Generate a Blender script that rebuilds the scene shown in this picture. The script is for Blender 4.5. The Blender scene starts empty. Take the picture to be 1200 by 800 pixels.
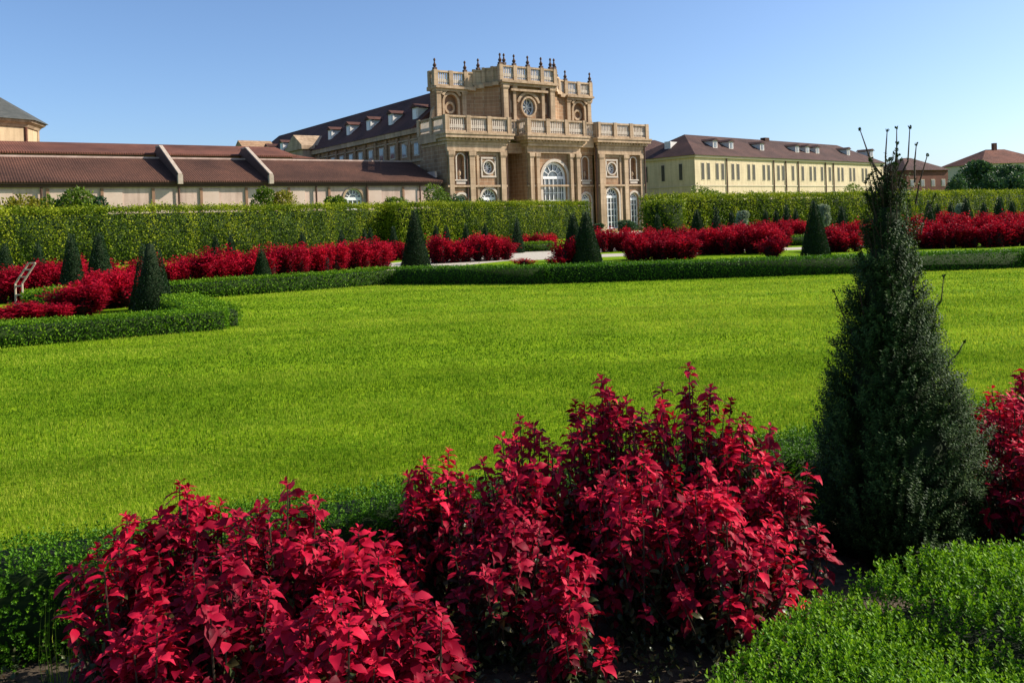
import bpy, math, random
import numpy as np
from mathutils import Vector, Matrix
random.seed(7); rng = np.random.default_rng(7)
PI = math.pi; rad = math.radians

# ------------------------------------------------------------------ camera
scene = bpy.context.scene
ROLL = rad(1.9); EYE = 1.7; F = 1000.0; HOR = 258.0
cs_, sn_ = math.cos(ROLL), math.sin(ROLL)
cd = bpy.data.cameras.new('camera'); cam = bpy.data.objects.new('camera', cd)
scene.collection.objects.link(cam); scene.camera = cam
cd.lens = 30.0; cd.sensor_width = 36.0; cd.clip_start = 0.05; cd.clip_end = 5000
cd.shift_x = 4.7/1200; cd.shift_y = -141.9/1200
cam.matrix_world = Matrix.Translation((0, 0, EYE)) @ Matrix.Rotation(rad(90), 4, 'X') @ Matrix.Rotation(-ROLL, 4, 'Z')

# ------------------------------------------------------------------ world, sun, exposure
SUN_B = rad(9); SUN_E = rad(33)          # sun stands to the right, a little beyond the scene
world = bpy.data.worlds.new('World'); scene.world = world; world.use_nodes = True
wt = world.node_tree; wt.nodes.clear()
sky = wt.nodes.new('ShaderNodeTexSky'); sky.sky_type = 'NISHITA'; sky.sun_disc = False
sky.sun_elevation = SUN_E; sky.sun_rotation = PI/2 - SUN_B
sky.altitude = 0; sky.air_density = 0.8; sky.dust_density = 1.2; sky.ozone_density = 5.0
bg = wt.nodes.new('ShaderNodeBackground'); bg.inputs['Strength'].default_value = 0.125
wo = wt.nodes.new('ShaderNodeOutputWorld')
wt.links.new(sky.outputs[0], bg.inputs[0]); wt.links.new(bg.outputs[0], wo.inputs[0])
sd = bpy.data.lights.new('sun', 'SUN'); sun = bpy.data.objects.new('sun', sd); scene.collection.objects.link(sun)
sd.energy = 5.0; sd.angle = rad(0.5); sd.color = (1.0, 0.93, 0.82)
S = Vector((math.cos(SUN_E)*math.cos(SUN_B), math.cos(SUN_E)*math.sin(SUN_B), math.sin(SUN_E)))
sun.rotation_euler = S.to_track_quat('Z', 'Y').to_euler(); sun.location = (20, 0, 30)
scene.view_settings.view_transform = 'Standard'; scene.view_settings.look = 'None'
scene.view_settings.exposure = 0.6; scene.view_settings.gamma = 1.0
scene.render.engine = 'CYCLES'
scene.cycles.max_bounces = 5; scene.cycles.diffuse_bounces = 2; scene.cycles.glossy_bounces = 2
scene.cycles.transmission_bounces = 3; scene.cycles.transparent_max_bounces = 4

# ------------------------------------------------------------------ helpers
def ray(px, py):                       # photo pixel -> (X/Y, slope down)
    dx, dy = px-600, py-400
    return (dx*cs_-dy*sn_)/F, (dx*sn_+dy*cs_+400-HOR)/F
def P(px, py, Y):
    a, b = ray(px, py); return Vector((a*Y, Y, EYE-b*Y))
def G(px, py, z=0.0):
    a, b = ray(px, py); Y = (EYE-z)/b; return Vector((a*Y, Y, z))

def link(o): scene.collection.objects.link(o); return o
def tag(o, label=None, cat=None, group=None, kind=None):
    if label and not 4<=len(label.split())<=16: print('LABEL',len(label.split()),label)
    if label: o['label'] = label
    if cat: o['category'] = cat
    if group: o['group'] = group
    if kind: o['kind'] = kind
    return o
def empty(name, loc=(0,0,0), rz=0, parent=None):
    o = link(bpy.data.objects.new(name, None)); o.location = loc; o.rotation_euler = (0,0,rz)
    o.empty_display_size = .2
    if parent: o.parent = parent
    return o
def copy_tree(o, parent=None):
    c = o.copy(); link(c); c.parent = parent
    for ch in list(o.children): copy_tree(ch, c)
    return c

def rawmesh(name, V, T, mats, midx=None, tint=None, smooth=False):
    V = np.ascontiguousarray(V, dtype=np.float32); T = np.ascontiguousarray(T, dtype=np.int32)
    me = bpy.data.meshes.new(name); me.vertices.add(len(V)); me.vertices.foreach_set('co', V.ravel())
    n = len(T); k = T.shape[1]
    me.loops.add(n*k); me.loops.foreach_set('vertex_index', T.ravel())
    me.polygons.add(n); me.polygons.foreach_set('loop_start', np.arange(0, n*k, k, dtype=np.int32))
    me.polygons.foreach_set('loop_total', np.full(n, k, dtype=np.int32))
    if midx is not None: me.polygons.foreach_set('material_index', np.asarray(midx, dtype=np.int32))
    if smooth: me.polygons.foreach_set('use_smooth', np.ones(n, dtype=bool))
    for m in mats: me.materials.append(m)
    if tint is not None:
        a = me.attributes.new('tint', 'FLOAT', 'POINT'); a.data.foreach_set('value', np.asarray(tint, dtype=np.float32))
    me.update(calc_edges=True)
    return me
def meshobj(name, me, parent=None, loc=None, rz=0):
    o = link(bpy.data.objects.new(name, me))
    if parent: o.parent = parent
    if loc is not None: o.location = loc
    o.rotation_euler = (0,0,rz)
    return o

class MB:
    """collects polygons, links them as one mesh object; xf maps local coordinates"""
    def __init__(s, xf=None): s.v=[]; s.f=[]; s.m=[]; s.xf=xf; s.mi=0
    def add(s, pts, faces):
        b=len(s.v)
        s.v += [tuple(s.xf(*p)) if s.xf else tuple(p) for p in pts]
        s.f += [tuple(i+b for i in f) for f in faces]; s.m += [s.mi]*len(faces)
    def box(s, x0,x1,y0,y1,z0,z1):
        s.add([(x0,y0,z0),(x1,y0,z0),(x1,y1,z0),(x0,y1,z0),(x0,y0,z1),(x1,y0,z1),(x1,y1,z1),(x0,y1,z1)],
              [(0,3,2,1),(4,5,6,7),(0,1,5,4),(1,2,6,5),(2,3,7,6),(3,0,4,7)])
    def prism_y(s, poly, y0, y1):       # poly in (x,z)
        n=len(poly)
        s.add([(x,y0,z) for x,z in poly]+[(x,y1,z) for x,z in poly],
              [tuple(range(n)), tuple(range(2*n-1,n-1,-1))]+[(i,i+n,(i+1)%n+n,(i+1)%n) for i in range(n)])
    def prism_x(s, poly, x0, x1):       # poly in (y,z)
        n=len(poly)
        s.add([(x0,y,z) for y,z in poly]+[(x1,y,z) for y,z in poly],
              [tuple(range(n)), tuple(range(2*n-1,n-1,-1))]+[(i,i+n,(i+1)%n+n,(i+1)%n) for i in range(n)])
    def prism_z(s, poly, z0, z1):
        n=len(poly)
        s.add([(x,y,z0) for x,y in poly]+[(x,y,z1) for x,y in poly],
              [tuple(range(n)), tuple(range(2*n-1,n-1,-1))]+[(i,i+n,(i+1)%n+n,(i+1)%n) for i in range(n)])
    def lathe(s, cx, cy, prof, n=10, a0=0):
        k=len(prof); pts=[]
        for r,z in prof:
            for i in range(n):
                a=a0+2*PI*i/n; pts.append((cx+r*math.cos(a), cy+r*math.sin(a), z))
        fs=[]
        for j in range(k-1):
            for i in range(n): fs.append((j*n+i, j*n+(i+1)%n, (j+1)*n+(i+1)%n, (j+1)*n+i))
        fs.append(tuple(range(n-1,-1,-1))); fs.append(tuple((k-1)*n+i for i in range(n)))
        s.add(pts, fs)
    def ringarc(s, cx, cz, r0, r1, y0, y1, a0=0, a1=PI, n=14, ex=1.0):   # arch band in the facade plane
        for i in range(n):
            a=a0+(a1-a0)*i/n; b=a0+(a1-a0)*(i+1)/n
            s.prism_y([(cx+r0*ex*math.cos(a),cz+r0*math.sin(a)),(cx+r1*ex*math.cos(a),cz+r1*math.sin(a)),
                       (cx+r1*ex*math.cos(b),cz+r1*math.sin(b)),(cx+r0*ex*math.cos(b),cz+r0*math.sin(b))], y0, y1)
    def tube(s, pts, rads, n=6):
        pts=[Vector(p) for p in pts]; rings=[]
        for i,p in enumerate(pts):
            d=(pts[min(i+1,len(pts)-1)]-pts[max(i-1,0)]).normalized()
            u=d.orthogonal().normalized(); w=d.cross(u)
            r=rads[i] if hasattr(rads,'__len__') else rads
            rings += [tuple(p+u*r*math.cos(2*PI*j/n)+w*r*math.sin(2*PI*j/n)) for j in range(n)]
        fs=[]
        for i in range(len(pts)-1):
            for j in range(n): fs.append((i*n+j, i*n+(j+1)%n, (i+1)*n+(j+1)%n, (i+1)*n+j))
        fs.append(tuple(range(n-1,-1,-1))); fs.append(tuple((len(pts)-1)*n+j for j in range(n)))
        s.add(rings, fs)
    def wall(s, x0,x1,z0,z1,y0,y1,ops):
        """solid wall with openings (xc, w, zb, zt, kind)"""
        cols={}
        for o in ops: cols.setdefault((o[0],o[1]),[]).append(o)
        keys=sorted(cols); x=x0
        for (xc,w) in keys:
            a,b=xc-w/2,xc+w/2
            if a>x: s.box(x,a,y0,y1,z0,z1)
            z=z0
            for o in sorted(cols[(xc,w)], key=lambda t:t[2]):
                if o[2]>z: s.box(a,b,y0,y1,z,o[2])
                if o[4]=='arch':
                    r=w/2; zc=o[3]-r; N=12
                    for i in range(N):
                        t0=PI*i/N; t1=PI*(i+1)/N
                        xa,za=xc+r*math.cos(t0),zc+r*math.sin(t0); xb,zb=xc+r*math.cos(t1),zc+r*math.sin(t1)
                        s.prism_y([(xb,zb),(xa,za),(xa,o[3]),(xb,o[3])] , y0, y1)
                if o[4]=='oval':
                    rx=w/2; rz_=(o[3]-o[2])/2; zc=(o[3]+o[2])/2; N=12
                    for i in range(N):
                        t0=PI*i/N; t1=PI*(i+1)/N
                        xa,xb=xc+rx*math.cos(t0),xc+rx*math.cos(t1); da,db=rz_*math.sin(t0),rz_*math.sin(t1)
                        s.prism_y([(xb,zc+db),(xa,zc+da),(xa,o[3]),(xb,o[3])], y0, y1)
                        s.prism_y([(xb,o[2]),(xa,o[2]),(xa,zc-da),(xb,zc-db)], y0, y1)
                z=o[3]
            if z<z1: s.box(a,b,y0,y1,z,z1)
            x=b
        if x<x1: s.box(x,x1,y0,y1,z0,z1)
    def flush(s, name, mats, parent=None):
        o=s.build(name,mats,parent); s.v=[];s.f=[];s.m=[]; return o
    def build(s, name, mats, parent=None, loc=None, rz=0, smooth=False):
        me=bpy.data.meshes.new(name); me.from_pydata(s.v,[],s.f)
        if not hasattr(mats,'__len__'): mats=[mats]
        for m in mats: me.materials.append(m)
        me.polygons.foreach_set('material_index', s.m)
        if smooth: me.polygons.foreach_set('use_smooth',[True]*len(me.polygons))
        me.update()
        import bmesh
        bm=bmesh.new(); bm.from_mesh(me); bmesh.ops.recalc_face_normals(bm, faces=bm.faces); bm.to_mesh(me); bm.free()
        return meshobj(name, me, parent, loc, rz)

# ------------------------------------------------------------------ materials
def nt(name):
    m=bpy.data.materials.new(name); m.use_nodes=True; t=m.node_tree; b=t.nodes['Principled BSDF']; return m,t,b
def noise(t, scale, detail=4, vec=None, rough=.6):
    n=t.nodes.new('ShaderNodeTexNoise'); n.inputs['Scale'].default_value=scale; n.inputs['Detail'].default_value=detail
    n.inputs['Roughness'].default_value=rough
    if vec is None:
        c=t.nodes.new('ShaderNodeTexCoord'); vec=c.outputs['Object']
    t.links.new(vec, n.inputs['Vector']); return n.outputs['Fac']
def ramp(t, fac, stops):
    r=t.nodes.new('ShaderNodeValToRGB'); t.links.new(fac, r.inputs[0])
    e=r.color_ramp.elements
    while len(e)<len(stops): e.new(.5)
    for el,(p,c) in zip(e,stops): el.position=p; el.color=(*c,1)
    return r.outputs[0]
def mix(t, fac, a, b, mode='MIX'):
    m=t.nodes.new('ShaderNodeMix'); m.data_type='RGBA'; m.blend_type=mode
    if isinstance(fac,(int,float)): m.inputs[0].default_value=fac
    else: t.links.new(fac, m.inputs[0])
    for i,c in ((6,a),(7,b)):
        if isinstance(c,tuple): m.inputs[i].default_value=(*c,1)
        else: t.links.new(c, m.inputs[i])
    return m.outputs[2]
def bump(t,b,fac,strength,dist):
    n=t.nodes.new('ShaderNodeBump'); n.inputs['Strength'].default_value=strength; n.inputs['Distance'].default_value=dist
    t.links.new(fac,n.inputs['Height']); t.links.new(n.outputs[0], b.inputs['Normal'])
def mat_plain(name, c1, c2, scale=2.0, rough=.85, bumpd=0, c3=None, detail=6):
    m,t,b=nt(name); f=noise(t,scale,detail)
    st=[(.3,c1),(.7,c2)]
    if c3: st=[(.28,c1),(.5,c2),(.72,c3)]
    t.links.new(ramp(t,f,st), b.inputs['Base Color']); b.inputs['Roughness'].default_value=rough
    b.inputs['Specular IOR Level'].default_value=.25
    if bumpd: bump(t,b,noise(t,scale*4,4),.6,bumpd)
    return m
def mat_brick(name, c1, c2, mortar, scale=3.2, big=(.75,1.1), streak=.35, bw=.5, rh=.16):
    m,t,b=nt(name); tc=t.nodes.new('ShaderNodeTexCoord')
    sep=t.nodes.new('ShaderNodeSeparateXYZ'); t.links.new(tc.outputs['Object'],sep.inputs[0])
    add=t.nodes.new('ShaderNodeMath'); add.operation='ADD'; t.links.new(sep.outputs[0],add.inputs[0]); t.links.new(sep.outputs[1],add.inputs[1])
    com=t.nodes.new('ShaderNodeCombineXYZ'); t.links.new(add.outputs[0],com.inputs[0]); t.links.new(sep.outputs[2],com.inputs[1])
    br=t.nodes.new('ShaderNodeTexBrick'); br.inputs['Scale'].default_value=scale; br.inputs['Mortar Size'].default_value=.03
    br.inputs['Brick Width'].default_value=bw; br.inputs['Row Height'].default_value=rh
    br.inputs['Color1'].default_value=(*c1,1); br.inputs['Color2'].default_value=(*c2,1); br.inputs['Mortar'].default_value=(*mortar,1)
    t.links.new(com.outputs[0],br.inputs['Vector'])
    f=noise(t,.35,8); r=ramp(t,f,[(.25,(big[0],)*3),(.7,(big[1],)*3)])
    c=mix(t,1.0,br.outputs[0],r,'MULTIPLY')
    mp=t.nodes.new('ShaderNodeMapping'); mp.inputs['Scale'].default_value=(1.5,1.5,.12); t.links.new(tc.outputs['Object'],mp.inputs[0])
    f2=noise(t,1.6,5,mp.outputs[0]); r2=ramp(t,f2,[(.38,(.6,.57,.55)),(.6,(1,1,1))])
    c=mix(t,streak,c,mix(t,1.0,c,r2,'MULTIPLY'))
    t.links.new(c,b.inputs['Base Color']); b.inputs['Roughness'].default_value=.9; b.inputs['Specular IOR Level'].default_value=.2
    return m
def mat_tiles(name, cols, sx=3.0, along='x'):
    m,t,b=nt(name); tc=t.nodes.new('ShaderNodeTexCoord')
    mp=t.nodes.new('ShaderNodeMapping'); mp.inputs['Scale'].default_value=(4,.9,1.5) if along=='x' else (.9,4,1.5)
    t.links.new(tc.outputs['Object'],mp.inputs[0])
    f=noise(t,sx,5,mp.outputs[0],.7); c=ramp(t,f,[(.3,cols[0]),(.5,cols[1]),(.72,cols[2])])
    f2=noise(t,.25,6); c=mix(t,1.0,c,ramp(t,f2,[(.3,(.55,.56,.55)),(.5,(.95,.95,.93)),(.72,(1.35,1.28,1.2))]),'MULTIPLY')
    wv=t.nodes.new('ShaderNodeTexWave'); wv.bands_direction='X' if along=='x' else 'Y'; wv.inputs['Scale'].default_value=1.6
    t.links.new(tc.outputs['Object'],wv.inputs['Vector'])
    bump(t,b,wv.outputs[1],.5,.06)
    t.links.new(c,b.inputs['Base Color']); b.inputs['Roughness'].default_value=.85; b.inputs['Specular IOR Level'].default_value=.2
    return m
def mat_leaf(name, stops, trans=.25, rough=.5, spec=.3, objvar=True, tcol=1.3, vein=False, ns=3.0):
    m,t,b=nt(name); at=t.nodes.new('ShaderNodeAttribute'); at.attribute_name='tint'
    c=ramp(t,at.outputs['Fac'],stops)
    f=noise(t,ns,3); c=mix(t,.5,c,mix(t,1.0,c,ramp(t,f,[(.35,(.6,.65,.6)),(.65,(1.3,1.25,1.2))]),'MULTIPLY'))
    if objvar:
        oi=t.nodes.new('ShaderNodeObjectInfo')
        c=mix(t,1.0,c,ramp(t,oi.outputs['Random'],[(0,(.68,.75,.72)),(1,(1.22,1.15,1.1))]),'MULTIPLY')
    t.links.new(c,b.inputs['Base Color']); b.inputs['Roughness'].default_value=rough; b.inputs['Specular IOR Level'].default_value=spec
    tr=t.nodes.new('ShaderNodeBsdfTranslucent')
    t.links.new(mix(t,1.0,c,(tcol,tcol,tcol*.6),'MULTIPLY'),tr.inputs[0])
    ms=t.nodes.new('ShaderNodeMixShader'); ms.inputs[0].default_value=trans
    t.links.new(b.outputs[0],ms.inputs[1]); t.links.new(tr.outputs[0],ms.inputs[2])
    t.links.new(ms.outputs[0],t.nodes['Material Output'].inputs[0])
    return m

M={}
M['stone']=mat_brick('warm_stone',(.53,.385,.25),(.47,.33,.205),(.42,.30,.19),scale=.8,bw=1.2,rh=.5,streak=.75,big=(.72,1.15))
M['brick']=mat_brick('sand_brick',(.43,.26,.145),(.35,.20,.11),(.46,.33,.21),scale=1.0,bw=.9,rh=.42,streak=.7,big=(.7,1.12))
M['rust']=mat_brick('rusticated_brick',(.36,.21,.115),(.30,.175,.10),(.2,.12,.07),scale=1.1)
M['baluster']=mat_plain('light_stone',(.46,.38,.30),(.58,.50,.41),2,.8)
M['stone2']=mat_plain('weathered_coping',(.36,.28,.21),(.5,.41,.32),3,.85)
M['wing_brick']=mat_brick('pinkish_brick',(.58,.40,.32),(.50,.34,.27),(.62,.47,.38),big=(.8,1.1),streak=.5)
M['plaster']=mat_plain('old_plaster',(.50,.36,.28),(.60,.46,.37),.8,.9)
M['yellow']=mat_brick('cream_render',(.65,.53,.33),(.61,.49,.30),(.65,.53,.34),scale=.6,big=(.85,1.08),streak=.4)
M['cream_trim']=mat_plain('cream_trim',(.5,.42,.28),(.6,.5,.34),1.2,.9)
M['tower']=mat_brick('tower_brick',(.56,.40,.23),(.48,.33,.19),(.55,.42,.26),streak=.5)
M['pipe']=mat_plain('dark_copper_and_gable_shade',(.07,.035,.025),(.11,.06,.04),3,.6)
M['tile_brown']=mat_tiles('brown_clay_tiles',((.05,.022,.015),(.085,.038,.024),(.13,.06,.038)))
M['tile_red']=mat_tiles('red_clay_tiles',((.10,.038,.025),(.155,.06,.038),(.21,.09,.055)))
M['tile_plum']=mat_tiles('plum_slate_tiles',((.05,.026,.022),(.08,.042,.034),(.12,.065,.05)))
M['tile_plum_y']=mat_tiles('plum_slate_tiles_side',((.06,.028,.022),(.10,.045,.035),(.15,.068,.052)),along='y')
M['slate']=mat_plain('dark_slate',(.05,.055,.05),(.09,.09,.08),2,.7)
M['white']=mat_plain('white_paint',(.72,.71,.68),(.8,.8,.77),3,.55)
M['dormer']=mat_plain('dormer_render',(.6,.56,.5),(.7,.67,.62),3,.8)
def mat_glass():
    m,t,b=nt('window_glass'); f=noise(t,1.7,2)
    t.links.new(ramp(t,f,[(.35,(.05,.06,.07)),(.65,(.13,.16,.18))]),b.inputs['Base Color'])
    b.inputs['Roughness'].default_value=.08; b.inputs['Specular IOR Level'].default_value=.8; return m
M['glass']=mat_glass()
M['dark']=mat_plain('dark_shutter',(.05,.045,.035),(.08,.07,.05),3,.7)
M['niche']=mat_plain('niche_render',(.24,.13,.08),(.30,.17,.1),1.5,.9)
M['soil']=mat_plain('bed_soil',(.035,.024,.016),(.075,.055,.035),9,.95,.02,(.13,.10,.065),8)
M['gravel']=mat_plain('path_gravel',(.40,.35,.27),(.52,.46,.37),14,.95,.01)
M['bark']=mat_plain('bark',(.05,.035,.025),(.12,.085,.06),14,.9)
M['stem']=mat_plain('stem',(.03,.022,.012),(.08,.05,.03),18,.8)
M['wood']=mat_plain('pale_wood',(.42,.32,.22),(.55,.44,.32),6,.8)
M['yewleaf']=mat_leaf('yew_needles',[(0,(.010,.026,.005)),(.6,(.033,.068,.012)),(1,(.10,.15,.03))],.12,.6,.12,ns=5)
M['coneleaf']=mat_leaf('cone_leaves',[(0,(.010,.028,.010)),(.7,(.022,.055,.016)),(1,(.04,.09,.025))],.12,.5,.25)
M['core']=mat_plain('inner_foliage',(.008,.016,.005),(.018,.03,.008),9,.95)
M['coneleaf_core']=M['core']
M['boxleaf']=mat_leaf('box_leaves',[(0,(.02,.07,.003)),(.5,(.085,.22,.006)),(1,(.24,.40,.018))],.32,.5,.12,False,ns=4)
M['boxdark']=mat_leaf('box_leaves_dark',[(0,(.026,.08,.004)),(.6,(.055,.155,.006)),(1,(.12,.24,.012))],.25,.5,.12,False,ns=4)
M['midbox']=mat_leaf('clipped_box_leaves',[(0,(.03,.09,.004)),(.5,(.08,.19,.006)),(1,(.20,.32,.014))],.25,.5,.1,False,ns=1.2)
M['tallhedge']=mat_leaf('hornbeam_leaves',[(0,(.025,.055,.004)),(.5,(.115,.175,.007)),(1,(.32,.35,.02))],.28,.5,.1,False,ns=.5)
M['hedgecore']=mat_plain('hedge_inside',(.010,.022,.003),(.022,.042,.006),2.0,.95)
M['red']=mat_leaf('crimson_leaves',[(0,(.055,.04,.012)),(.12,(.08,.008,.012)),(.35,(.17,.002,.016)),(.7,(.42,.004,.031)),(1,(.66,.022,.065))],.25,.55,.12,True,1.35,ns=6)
M['redfar']=mat_leaf('crimson_leaves_far',[(0,(.05,.002,.008)),(.5,(.30,.003,.020)),(1,(.56,.010,.04))],.28,.6,.08,True,1.4,ns=1.5)
M['olive']=mat_leaf('dark_green_leaves',[(0,(.02,.035,.010)),(.6,(.05,.07,.02)),(1,(.14,.13,.05))],.2,.4,.4,False)
M['shrub']=mat_leaf('shrub_leaves',[(0,(.04,.08,.008)),(.6,(.10,.17,.012)),(1,(.20,.27,.02))],.3,.5,.25,True,ns=1)
M['shrubyellow']=mat_leaf('yellowing_leaves',[(0,(.10,.11,.01)),(.6,(.21,.20,.015)),(1,(.32,.28,.03))],.3,.5,.25,False,ns=1)
M['treedark']=mat_leaf('far_tree_leaves',[(0,(.02,.055,.03)),(.6,(.05,.11,.045)),(1,(.11,.18,.06))],.2,.5,.25,True,ns=.4)
M['silver']=mat_leaf('silver_leaves',[(0,(.16,.2,.14)),(1,(.34,.38,.3))],.2,.5,.2,False)
M['bladeg']=mat_leaf('grass_blades',[(0,(.035,.095,.004)),(.5,(.135,.24,.010)),(1,(.37,.42,.045))],.35,.7,.03,False,ns=1.2)
def mat_lawn():
    m,t,b=nt('lawn_turf'); tc=t.nodes.new('ShaderNodeTexCoord'); v=tc.outputs['Object']
    f1=noise(t,26,6,v,.75); c=ramp(t,f1,[(.3,(.045,.115,.002)),(.5,(.14,.255,.005)),(.68,(.33,.40,.02))])
    f2=noise(t,1.1,5,v); c=mix(t,1.0,c,ramp(t,f2,[(.3,(.66,.74,.7)),(.7,(1.25,1.16,1.1))]),'MULTIPLY')
    mp=t.nodes.new('ShaderNodeMapping'); mp.inputs['Scale'].default_value=(.12,.9,1); mp.inputs['Rotation'].default_value=(0,0,rad(7)); t.links.new(v,mp.inputs[0])
    f3=noise(t,1.3,3,mp.outputs[0]); c=mix(t,1.0,c,ramp(t,f3,[(.38,(.82,.86,.8)),(.62,(1.17,1.12,1.1))]),'MULTIPLY')
    t.links.new(c,b.inputs['Base Color']); b.inputs['Roughness'].default_value=.95; b.inputs['Specular IOR Level'].default_value=.03
    bump(t,b,f1,.7,.02); return m
M['lawn']=mat_lawn()

# ------------------------------------------------------------------ ground
def sheet(name, pts, z, m):
    mb=MB(); mb.add([(x,y,z) for x,y in pts],[tuple(range(len(pts)))]); o=mb.build(name,m); tag(o,kind='structure'); return o
sheet('lawn',[(-2500,-600),(2500,-600),(2500,3500),(-2500,3500)],0,M['lawn'])
def soilsheet(pts): return sheet('planting_bed',pts,.008,M['soil'])
soilsheet([(-4,-1),(6,-1),(9,8.2),(2.2,5.35),(-2.3,3.6),(-4.5,2.7)])
def gp(l): return [tuple(G(*p)[:2]) for p in l]
sheet('gravel_path',gp([(452,317),(475,318),(640,301),(760,291),(760,288),(600,294),(500,304),(452,309)]),.004,M['gravel'])
sheet('garden_path',gp([(600,306),(700,301.5),(1200,283),(1200,280.5),(700,298),(600,302)]),.0045,M['gravel'])
sheet('palace_forecourt',[(2,78),(20,68),(60,96),(60,125),(30,110),(20,100),(0,87)],.004,M['gravel'])

# ------------------------------------------------------------------ leaf clouds
T_DIA=(np.array([(0,0,0),(.45,.5,.10),(1,0,0),(.45,-.5,.10)]),np.array([(0,1,2),(0,2,3)]))
T_NEEDLE=(np.array([(0,0,0),(.4,.5,0),(1,0,0),(.4,-.5,0)]),np.array([(0,1,2),(0,2,3)]))
def _leaf():
    u=[0,.22,.52,.8,1]; w=[0,.36,.5,.30,0]; dz=[0,.03,-.02,-.14,-.34]
    mid=[(a,0,z) for a,z in zip(u,dz)]
    L=[(u[i],w[i],dz[i]+.09*w[i]*2+(.05 if i==2 else -.03)) for i in (1,2,3)]
    R=[(u[i],-w[i],dz[i]+.06*w[i]*2-(.05 if i==2 else -.03)) for i in (1,2,3)]
    T=[(0,1,5),(1,6,5),(1,2,6),(2,7,6),(2,3,7),(3,4,7),(0,8,1),(1,8,9),(1,9,2),(2,9,10),(2,10,3),(3,10,4)]
    return np.array(mid+L+R),np.array(T)
T_LEAF=_leaf()
T_BLADE=(np.array([(0,.5,0),(0,-.5,0),(.6,.3,.06),(.6,-.3,.06),(1,0,.22)]),np.array([(0,1,3),(0,3,2),(2,3,4)]))
def nrm(a): return a/np.maximum(np.linalg.norm(a,axis=1,keepdims=True),1e-9)
def cloud(P_,D,N,L,W,tmpl,tint,curl=None):
    """returns verts, tris, tint for leaves at P_ pointing along D with face normal near N"""
    P_=np.asarray(P_,float); D=nrm(np.asarray(D,float)); B=nrm(np.cross(N,D)); Nn=np.cross(D,B)
    tv,tf=tmpl; n=len(P_); k=len(tv)
    L=np.broadcast_to(L,(n,)); W=np.broadcast_to(W,(n,)); cu=np.broadcast_to(1.0 if curl is None else curl,(n,))
    V=P_[:,None,:]+D[:,None,:]*(tv[None,:,0:1]*L[:,None,None])+B[:,None,:]*(tv[None,:,1:2]*W[:,None,None])+Nn[:,None,:]*(tv[None,:,2:3]*(L*cu)[:,None,None])
    T=tf[None]+np.arange(n)[:,None,None]*k
    return V.reshape(-1,3),T.reshape(-1,3),np.repeat(np.broadcast_to(tint,(n,)),k)
def rdir(n): return nrm(rng.normal(size=(n,3)))
class Cloud:
    def __init__(s): s.V=[];s.T=[];s.t=[];s.m=[];s.n=0
    def add(s,V,T,t,mi=0):
        s.V.append(V);s.T.append(T+s.n);s.t.append(t);s.m.append(np.full(len(T),mi));s.n+=len(V)
    def addmb(s,mb,mi):      # triangulate polygons of an MB
        T=[]
        for f in mb.f:
            for i in range(1,len(f)-1): T.append((f[0],f[i],f[i+1]))
        s.add(np.array(mb.v,float),np.array(T),np.zeros(len(mb.v)),mi)
    def mesh(s,name,mats,smooth=False):
        return rawmesh(name,np.concatenate(s.V),np.concatenate(s.T),mats,np.concatenate(s.m),np.concatenate(s.t),smooth)

def hedge_mesh(name, L, W, H, mats, leaf, dens, jit, topf=1.0, bumpy=.012, sides='fbtlr', up=.3, wob=.02, streak=.05):
    """clipped hedge along local x, 0..L, y 0..W, z 0..H with leaves over a dark core"""
    c=Cloud(); mb=MB(); i=jit*1.8+bumpy*2.2
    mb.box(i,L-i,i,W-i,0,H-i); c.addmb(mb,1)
    def face(area, fn, nor, d):
        n=int(area*d)
        if n<1: return
        p=fn(rng.random(n),rng.random(n)); 
        nn=np.tile(np.array(nor,float),(n,1))
        off=rng.normal(0,jit,n)-jit*.3 + (np.where(rng.random(n)<.10,rng.random(n)**2*jit*(2.6 if nor[2] else 1),0)) + bumpy*.9*np.sin(p[:,0]*.57+p[:,2]*.9)*np.sin(p[:,0]*1.13+.4) + bumpy*np.sin(p[:,0]*2.1+p[:,2]*3.0+p[:,1]*1.7)*np.sin(p[:,0]*.73+1.3)
        p=p+nn*off[:,None]
        D=rdir(n)*.9+nn*.55+np.array([0,0,up]); N=nn+rdir(n)*.7
        l=leaf*rng.uniform(.7,1.35,n)
        c.add(*cloud(p,D,N,l,l*.62,T_DIA,np.clip(rng.beta(2.2,2.2,n)+off/jit*.08+streak*(np.sin(p[:,0]*1.9+np.sin(p[:,0]*.7)*2)*.6+np.sin(p[:,0]*5.3+p[:,2])*.4)+(p[:,2]/H-.5)*streak,0,1)))
    if 'f' in sides: face(L*H,lambda a,b:np.stack([a*L,a*0,b*H],1),(0,-1,0),dens)
    if 'b' in sides: face(L*H,lambda a,b:np.stack([a*L,a*0+W,b*H],1),(0,1,0),dens*.4)
    if 't' in sides: face(L*W,lambda a,b:np.stack([a*L,b*W,a*0+H],1),(0,0,1),dens*topf)
    if 'l' in sides: face(W*H,lambda a,b:np.stack([a*0,a*W,b*H],1),(-1,0,0),dens)
    if 'r' in sides: face(W*H,lambda a,b:np.stack([a*0+L,a*W,b*H],1),(1,0,0),dens)
    return c
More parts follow.
